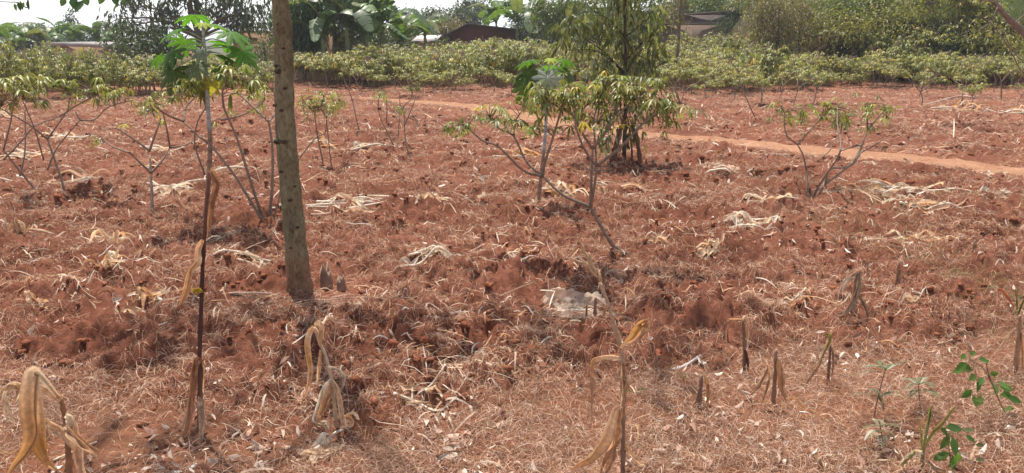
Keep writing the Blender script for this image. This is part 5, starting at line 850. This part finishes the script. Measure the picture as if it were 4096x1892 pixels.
for h in ((1400, 868, 190, 'long heap of white bleached maize stalks just right of the grey trunk', 7, 6, .05, (PALE, PALE, BUFF), .03), (2245, 835, 85, 'golden crumpled maize leaves under the short castor plant', 1, 10, .2, (GOLD, BUFF, PALE), .12), (2085, 1045, 85, 'orange and white maize husk lying left of the curved cassava stem', 1, 8, -.5, (GOLD, BUFF, PALE), .06), (2842, 1060, 50, 'rounded ball of pale maize husk on the bare soil right of centre', 0, 10, .3, (PALE, BUFF, BUFF), .14), (3050, 850, 110, 'pale maize trash heap left of the cassava with leaning stems', 2, 9, .1, (PALE, GOLD, PALE), .08), (3560, 795, 210, 'largest heap of golden maize leaves on the right of the field', 4, 14, -.15, (GOLD, PALE, BUFF), .10), (3730, 872, 110, 'heap of maize leaves below the largest golden heap', 2, 8, -.35, (GOLD, PALE, BUFF), .08), (3690, 990, 170, 'flat bundle of maize leaves beside the narrow ringed stub', 3, 11, .12, (GOLD, PALE, BUFF), .05), (3010, 945, 110, 'spread of white maize stalks and leaves in the right middle field', 3, 8, -.2, (PALE, PALE, GOLD), .06), (440, 1005, 90, 'curled husk of maize on a soil mound at left', 1, 8, .3, (BUFF, GOLD, PALE), .14), (475, 1140, 70, 'small tangle of pale maize leaf below the curled husk', 1, 8, .6, (PALE, BUFF, GOLD), .10), (610, 1235, 110, 'two arching golden maize leaves left of the tall dead stalk', 0, 6, .3, (BUFF, PALE, GOLD), .13), (980, 1085, 150, 'bleached maize stalks crossing between dead stalk and grey trunk', 4, 5, .15, (PALE, BUFF), .03), (1700, 1105, 110, 'small bundle of white maize stalks right of the stumps', 3, 5, .1, (PALE, PALE, BUFF), .04), (1470, 610, 110, 'pale maize leaves below the thin cassava stems at mid field', 3, 7, .5, (PALE, BUFF), .07), (1300, 590, 80, 'orange maize leaf strip beside the bushy yellow cassava', 1, 5, -.2, (GOLD, BUFF, PALE), .05), (3830, 455, 110, 'tall tangle of dry maize beyond the path at right', 3, 8, .3, (PALE, GOLD, BUFF), .25), (4060, 470, 70, 'dry white maize stalks standing up at the right edge beyond the path', 3, 6, -.6, (PALE, BUFF, GOLD), .3), (250, 565, 70, 'upright white maize trash behind the left edge cassava', 2, 8, .8, (PALE, PALE, BUFF), .2), (230, 738, 200, 'long straw coloured maize stalk lying across the soil at left', 2, 4, .05, (PALE, BUFF), .03), (700, 790, 110, 'scattered white maize leaves behind the forked young cassava', 2, 8, .1, (PALE, BUFF, GOLD), .05), (100, 640, 100, 'bleached maize trash under the left edge cassava', 2, 8, -.1, (BUFF, PALE), .06), (2110, 635, 110, 'orange maize leaves behind the short castor stem', 1, 9, .1, (GOLD, GOLD, BUFF), .10), (2520, 775, 100, 'pale curved maize leaf right of the leafy cassava stem', 1, 6, -.1, (PALE, BUFF, GOLD), .06), (1690, 1632, 130, 'long split white stalk lying in the foreground grass', 2, 3, .05, (PALE, BUFF), .02), (1290, 1795, 130, 'broad pale maize stalk with ragged leaves fallen at bottom left of centre', 1, 8, .7, (PALE, BUFF, BUFF), .05), (3955, 800, 60, 'single broad white maize leaf left of the right edge', 0, 3, -.3, (PALE, PALE), .06), (20, 480, 60, 'white maize leaves under the first cassava at the left edge', 1, 7, 1.0, (PALE, PALE), .2), (930, 700, 70, 'white maize leaves between the slanting cassava stems', 1, 7, .2, (PALE, BUFF), .08), (2640, 1015, 70, 'single arched golden maize leaf right of the cassava foot', 0, 2, .1, (GOLD, BUFF), .09), (2890, 720, 90, 'few pale maize strips on the soil below the footpath', 2, 5, .1, (PALE, BUFF), .04), (2150, 560, 70, 'tan maize leaves near the path behind the castor stem', 1, 6, 0, (BUFF, GOLD), .08), (4040, 720, 90, 'dry sticks and maize leaf by the path at the right edge', 3, 3, -.1, (PALE, BUFF), .04), (1930, 800, 70, 'white knot of maize leaf left of the short castor foot', 1, 6, .4, (PALE, PALE, GOLD), .05), (2390, 800, 60, 'hanging golden leaf curl beside the leafy cassava stem', 0, 5, 1.2, (GOLD, TAN), .12), (640, 620, 80, 'straw strips on the soil behind the forked young cassava', 2, 5, .1, (PALE, BUFF), .04), (2320, 1245, 60, 'white maize stalk lying in front of the folded sack', 2, 2, -.05, (PALE, PALE), .02), (3170, 1270, 120, 'long pale maize leaf lying left of the thick curled stub', 1, 4, .05, (PALE, GOLD), .04), (3630, 1290, 45, 'broad pale husk blade on the dry grass at right', 0, 3, -.5, (BUFF, PALE), .04), (1720, 860, 90, 'white chips of maize in the middle field', 2, 8, .1, (PALE, BUFF), .04), (180, 1270, 90, 'flat golden maize leaf on the soil at lower left', 0, 4, 0, (GOLD, BUFF), .03)):
    heap(*h)

# ------------------------------------------------------------------ sack, stumps, sticks
def sack():
    g = G(2300, 1243); e = empty('sack', g, 'folded dirty pale sack lying with its mouth open on the soil', 'sack'); e.scale = (.95, .9, .8); mb = MB()
    nx, ny = 46, 40; u = np.linspace(-1, 1, nx)[:, None]; t = np.linspace(0, 1, ny)[None]
    hgt = np.interp(u, [-1, -.8, -.62, -.45, -.25, -.05, .15, .4, .7, 1], [.04, .10, .135, .14, .115, .12, .10, .085, .06, .03]); dep = .11 * np.sqrt(np.clip(1 - .8 * u ** 2, .05, 1))      # tall back wall at the left, collapsed to the right
    kt = [0, .08, .16, .24, .36, .5, .62, .74, .84, .92, 1]
    py = np.interp(t, kt, [-.92, -1.05, -1.0, -.86, -.5, 0, .45, .72, .86, 1.0, 1.1]); pz = np.interp(t, kt, [.02, .22, .34, .16, .08, .09, .22, .62, 1.0, .8, .0])
    front = .5 + .5 * np.exp(-((u - .1) / .7) ** 2)
    X = u * .20 + .015 * np.sin(t * 9 + u * 3); Y = py * dep - .03 * u; Z = .008 + pz * np.where(t > .5, hgt, .075 * front)
    cr = .7 * np.abs(pn(X * 14 + Y * 9, Z * 14 + Y * 7, 3)) + .4 * np.abs(pn(X * 34 - Y * 20, Z * 30 + Y * 26, 4)); Z = np.maximum(Z + .030 * (cr - .2), .006); Y = Y + .04 * (np.abs(pn(X * 17, Z * 12, 6)) - .3); X = X + .01 * pn(Y * 30, Z * 30, 7)
    V = np.stack([X, Y, Z], -1); i = np.arange(nx - 1)[:, None] * ny; j = np.arange(ny - 1)[None]; F = np.stack([i + j, i + ny + j, i + ny + j + 1, i + j + 1], -1).reshape(-1, 4)
    st = np.clip(1 + .45 * pn(X * 11, Y * 11 + Z * 14, 5), .5, 1.25)[..., None]; mb.add(V.reshape(-1, 3), F, (np.array([.72, .57, .46]) * st).reshape(-1, 3)); mb.build('bag', M['cloth'], e)
    mb = MB(); ribbon(mb, [(-.15, -.14, .012), (-.06, -.165, .022), (.05, -.16, .014), (.17, -.13, .028), (.27, -.10, .012)], .06, [(.52, .4, .33), (.62, .52, .45)], [.1, .4, .0], face=[0, -.3, 1], fold=.5, wav=.3, n=8, nx=7); mb.build('flap', M['cloth'], e)
    mb = MB(); ribbon(mb, [(.06, .05, .09), (.12, .01, .115), (.17, -.03, .09), (.21, -.07, .04)], .05, [(.58, .48, .4), (.66, .56, .48)], [.2, .8, .3], face=[0, -.4, 1], fold=.6, wav=.3, n=8, nx=7); mb.build('rim_fold', M['cloth'], e)
sack()
def stump(px, py, w, h, label):
    g = G(px, py); s = g[1] / FPX; mb = MB(); m = 18; a = np.linspace(0, 2 * pi, m, endpoint=False); r = w * s / 2; H = h * s
    top = H * (1 + .25 * np.sin(a * 2 + px) + .14 * rng.normal(size=m)); V = []
    for f in (0, .3, .7, 1): V += [(r * (1.25 - .3 * f) * (1 + .06 * sin(5 * q)) * cos(q), r * (1.25 - .3 * f) * (1 + .06 * sin(5 * q)) * sin(q), -.03 + (top[i] + .03) * f) for i, q in enumerate(a)]
    V += [(r * .5 * cos(q), r * .5 * sin(q), H * .8 + .1 * H * rng.normal()) for q in a]; V = np.array(V); i = np.arange(4)[:, None] * m; j = np.arange(m)[None]; k = (j + 1) % m
    F = np.stack([i + j, i + k, i + m + k, i + m + j], -1).reshape(-1, 4); mb.add(V, [F, np.array([list(range(4 * m, 5 * m))])], np.array([.26, .165, .12])); o = mb.build('tree_stump', M['bark']); o.location = g; tag(o, label, 'stump', 'stumps beside the trunk')
stump(1306, 1158, 46, 76, 'short splintered grey stump right beside the grey trunk'); stump(1366, 1168, 34, 50, 'lower reddish broken stump right of the splintered grey one')
def stick(pts, r, col, label, name='stick', twigs=()):
    g = G(*pts[len(pts) // 2]); mb = MB(); q = []
    for p in pts: w = G(*p); q.append([w[0], w[1], w[2] + r * 1.1])
    sp = spline(q, 8); rr = np.linspace(r, r * .65, len(sp)) * rng.uniform(.9, 1.1, len(sp)); tube(mb, sp, rr, np.array(col), 8, .05)
    for t in twigs: tube(mb, spline([np.array(G(*t[0])) + [0, 0, r], np.array(G(*t[1])) + [0, 0, r + .03]], 4), r * .5, np.array(col), 6)
    o = mb.build(name, M['bark'], at=g); tag(o, label, 'stick', 'sticks lying on the ground')
stick([(2690, 1490), (2745, 1465), (2800, 1438)], .011, (.5, .46, .44), 'straight bleached grey stick lying on the grass right of the tasselled stalk')
stick([(890, 1206), (960, 1212), (1080, 1218), (1150, 1206)], .011, (.33, .24, .19), 'greyish brown stick lying left of the trunk foot')
stick([(1160, 1205), (1290, 1212), (1400, 1203), (1520, 1225), (1640, 1240)], .004, (.42, .3, .22), 'long thin reed lying right of the trunk foot')
stick([(3030, 672), (3090, 655), (3170, 645), (3260, 644)], .013, (.33, .25, .2), 'curved grey branch lying below the footpath, beside the leaning cassava stems')
stick([(4095, 845), (3960, 805), (3850, 790), (3780, 770)], .012, (.45, .33, .25), 'long pale branch lying toward the right edge from the golden heap')
stick([(2160, 1300), (2280, 1260)], .003, (.3, .2, .16), 'thin dark twig crossing the sack')
stick([(1700, 1060), (1850, 1024), (1940, 1020)], .007, (.55, .42, .33), 'pale maize cane lying in the middle of the hoed field')
stick([(420, 1395), (560, 1370), (680, 1360), (760, 1372)], .004, (.2, .12, .09), 'thin dark bent twig on the soil left of the dead stalk')
stick([(560, 1640), (580, 1560), (614, 1480)], .005, (.42, .3, .24), 'forked pinkish twig on bare soil at lower left')
stick([(215, 1845), (300, 1812), (390, 1780)], .006, (.6, .46, .33), 'straw coloured cane beneath the drooping corner maize')
stick([(3710, 420), (3830, 395), (3900, 400)], .02, (.5, .42, .36), 'pale fallen branch beyond the path near the bank')

# ------------------------------------------------------------------ green seedlings in the right foreground
def seedling(label, base, stems, lvs, pal, name='seedling', L=.06, W=.034, group='green seedlings in the foreground', mat='castor', rw=.0028):
    g = G(*base); Y = g[1]; e = empty(name, g, label, 'seedling', group); st = MB(); lf = MB(); allp = []
    for pl in stems:
        sp = spline([P(x, y, Y + rng.normal() * .015) if k else np.array(G(*pl[0])) if pl[0] == base else P(x, y, Y) for k, (x, y) in enumerate(pl)], 6); allp.append(sp); tube(st, sp, [rw, rw * .6], (.2, .12, .09), 6)
    allp = np.vstack(allp); A = []; D = []; N = []; LL = []; c = []
    for px, py, a, s in lvs:
        q = P(px, py, Y + rng.normal() * .03); j = np.argmin(np.linalg.norm(allp - q, axis=1)); tube(st, [allp[j], q], .0013, (.2, .17, .08), 4); A.append(q); D.append([cos(a), rng.normal() * .45 - .2, sin(a)]); N.append([rng.normal() * .3, -.8, .7 + .2 * rng.normal()]); LL.append(L * s)
    st.build('stem', M['stem'], e, at=g); LL = np.array(LL); leaves(lf, np.array(A), np.array(D), np.array(N), LL, LL * W / L, cols(len(A), pal), .15, .12); lf.build('foliage', M[mat], e, False, at=g)
GG = [(.10, .19, .045), (.075, .15, .04), (.13, .2, .06)]
seedling('leafy green seedling with rounded leaves at the right edge', (4030, 1700), [[(4030, 1700), (4000, 1610), (3970, 1540), (3930, 1470), (3880, 1440)], [(3970, 1540), (3950, 1480), (3945, 1440)]],
    [(3862, 1418, 3.3, .9), (3878, 1420, .4, .8), (3868, 1450, 3.9, 1.1), (3890, 1480, 2.8, 1.3), (3860, 1475, 3.5, 1.1), (3915, 1438, -.1, 1.0), (3905, 1500, 3.3, 1.1), (3930, 1510, 3.6, 1.0), (3915, 1520, 4.4, 1.0), (3960, 1500, 1.0, .9), (3990, 1530, -.3, 1.2), (4000, 1545, .1, 1.1), (3970, 1530, 4.9, 1.1), (3890, 1560, 3.9, 1.1), (3890, 1580, 4.9, 1.1), (3920, 1580, 4.5, .9), (4000, 1580, .1, 1.2), (4030, 1592, -.1, 1.2), (3940, 1600, 3.1, .9), (4000, 1640, .1, .9), (4030, 1640, .3, .9), (3980, 1520, 2.2, .9), (3950, 1460, 1.9, .8)], GG, L=.046, W=.028)
seedling('green seedling with drooping oblong leaves near the bottom right corner', (3800, 1900), [[(3800, 1900), (3800, 1820), (3790, 1760), (3780, 1710)]],
    [(3780, 1712, .0, 1.8), (3760, 1710, -.7, 1.0), (3800, 1740, 3.9, 1.5), (3810, 1745, 4.7, 1.6), (3850, 1720, 0.3, 1.0), (3800, 1810, 3.6, 1.5), (3780, 1815, 3.3, 1.2), (3810, 1820, 4.9, 1.5), (3840, 1810, 4.6, 1.3), (3860, 1740, -.5, 1.0), (3900, 1780, .2, .8), (3900, 1840, .3, .8)], [(.085, .16, .045), (.10, .17, .05), (.12, .15, .07)], L=.042, W=.020)
def feather(label, base, stem, fronds, pal=[(.2, .21, .12), (.25, .25, .16), (.16, .18, .09)]):
    g = G(*base); Y = g[1]; e = empty('mimosa_seedling', g, label, 'seedling', 'feathery seedlings in the dry grass'); st = MB(); lf = MB(); tube(st, spline([g] + [P(x, y, Y) for x, y in stem], 6), [.003, .0018], (.16, .08, .06), 6)
    for (x0, y0), (x1, y1) in fronds:
        a = P(x0, y0, Y); b = P(x1, y1, Y - .05 + rng.normal() * .06); m = (a + b) / 2 + [0, 0, .015]; sp = spline([a, m, b], 12); tube(st, sp, .001, (.2, .15, .08), 4); T = unit(np.gradient(sp, axis=0)); S = unit(np.cross(T, [0, .3, 1])); n = len(sp); ln = .022 * np.sin(pi * np.linspace(.12, .95, n))
        for s in (-1, 1): leaves(lf, sp, S * s + T * .3, np.tile([0, -.4, 1.], (n, 1)), ln, .0045, cols(n, pal), .1, 0)
    st.build('stem', M['stem'], e, at=g); lf.build('foliage', M['leaf'], e, False, at=g)
feather('pale feathery seedling on a thin red stem in the right grass', (3494, 1682), [(3510, 1600), (3530, 1520), (3545, 1470)], [((3545, 1475), (3450, 1470)), ((3545, 1475), (3640, 1445)), ((3540, 1490), (3420, 1500)), ((3542, 1480), (3600, 1460)), ((3515, 1590), (3400, 1580)), ((3515, 1590), (3600, 1570)), ((3515, 1585), (3530, 1640)), ((3516, 1580), (3480, 1560)), ((3516, 1580), (3640, 1600)), ((3540, 1480), (3500, 1440))])
feather('low feathery seedling with spread fronds left of the rounded leaf seedling', (3680, 1640), [(3676, 1580), (3674, 1530)], [((3675, 1535), (3600, 1520)), ((3675, 1535), (3740, 1550)), ((3675, 1535), (3620, 1560)), ((3675, 1535), (3700, 1510)), ((3676, 1560), (3760, 1590)), ((3676, 1560), (3640, 1590))])
feather('dusty feathery seedling low in the grass at bottom right', (3540, 1800), [(3530, 1750), (3520, 1700)], [((3522, 1705), (3440, 1720)), ((3522, 1705), (3600, 1710)), ((3524, 1720), (3460, 1760)), ((3524, 1720), (3580, 1760)), ((3522, 1705), (3500, 1680)), ((3526, 1740), (3530, 1790))], [(.17, .15, .08), (.22, .19, .11)])
seedling('tiny green sprout between the short maize stubs', (2735, 1520), [[(2735, 1520), (2734, 1500)]], [(2734, 1500, .8, 1), (2732, 1502, 2.4, 1), (2736, 1506, -.2, .8), (2728, 1510, 3.3, .8)], GG, L=.02, W=.012, rw=.0015)
seedling('small yellow green sprout left of the blackened stub leaves', (2562, 1590), [[(2562, 1590), (2564, 1560)]], [(2564, 1560, .8, 1), (2562, 1562, 2.4, 1), (2566, 1570, -.2, .8), (2556, 1572, 3.3, .8), (2520, 1566, 2.5, 1)], GG, L=.022, W=.013, rw=.0015)

# ------------------------------------------------------------------ hazy air
def haze():
    m = bpy.data.materials.new('haze'); m.use_nodes = True; t = m.node_tree; t.nodes.clear(); out = t.nodes.new('ShaderNodeOutputMaterial')
    v = t.nodes.new('ShaderNodeVolumePrincipled'); v.inputs['Color'].default_value = (.86, .9, .96, 1); v.inputs['Density'].default_value = .0009; v.inputs['Anisotropy'].default_value = .2
    t.links.new(v.outputs[0], out.inputs['Volume']); mb = MB(); box(mb, -1600, 1600, -1600, 1600, -4, 14, (1, 1, 1)); tag(mb.build('haze', m, None, False), kind='stuff')
haze()
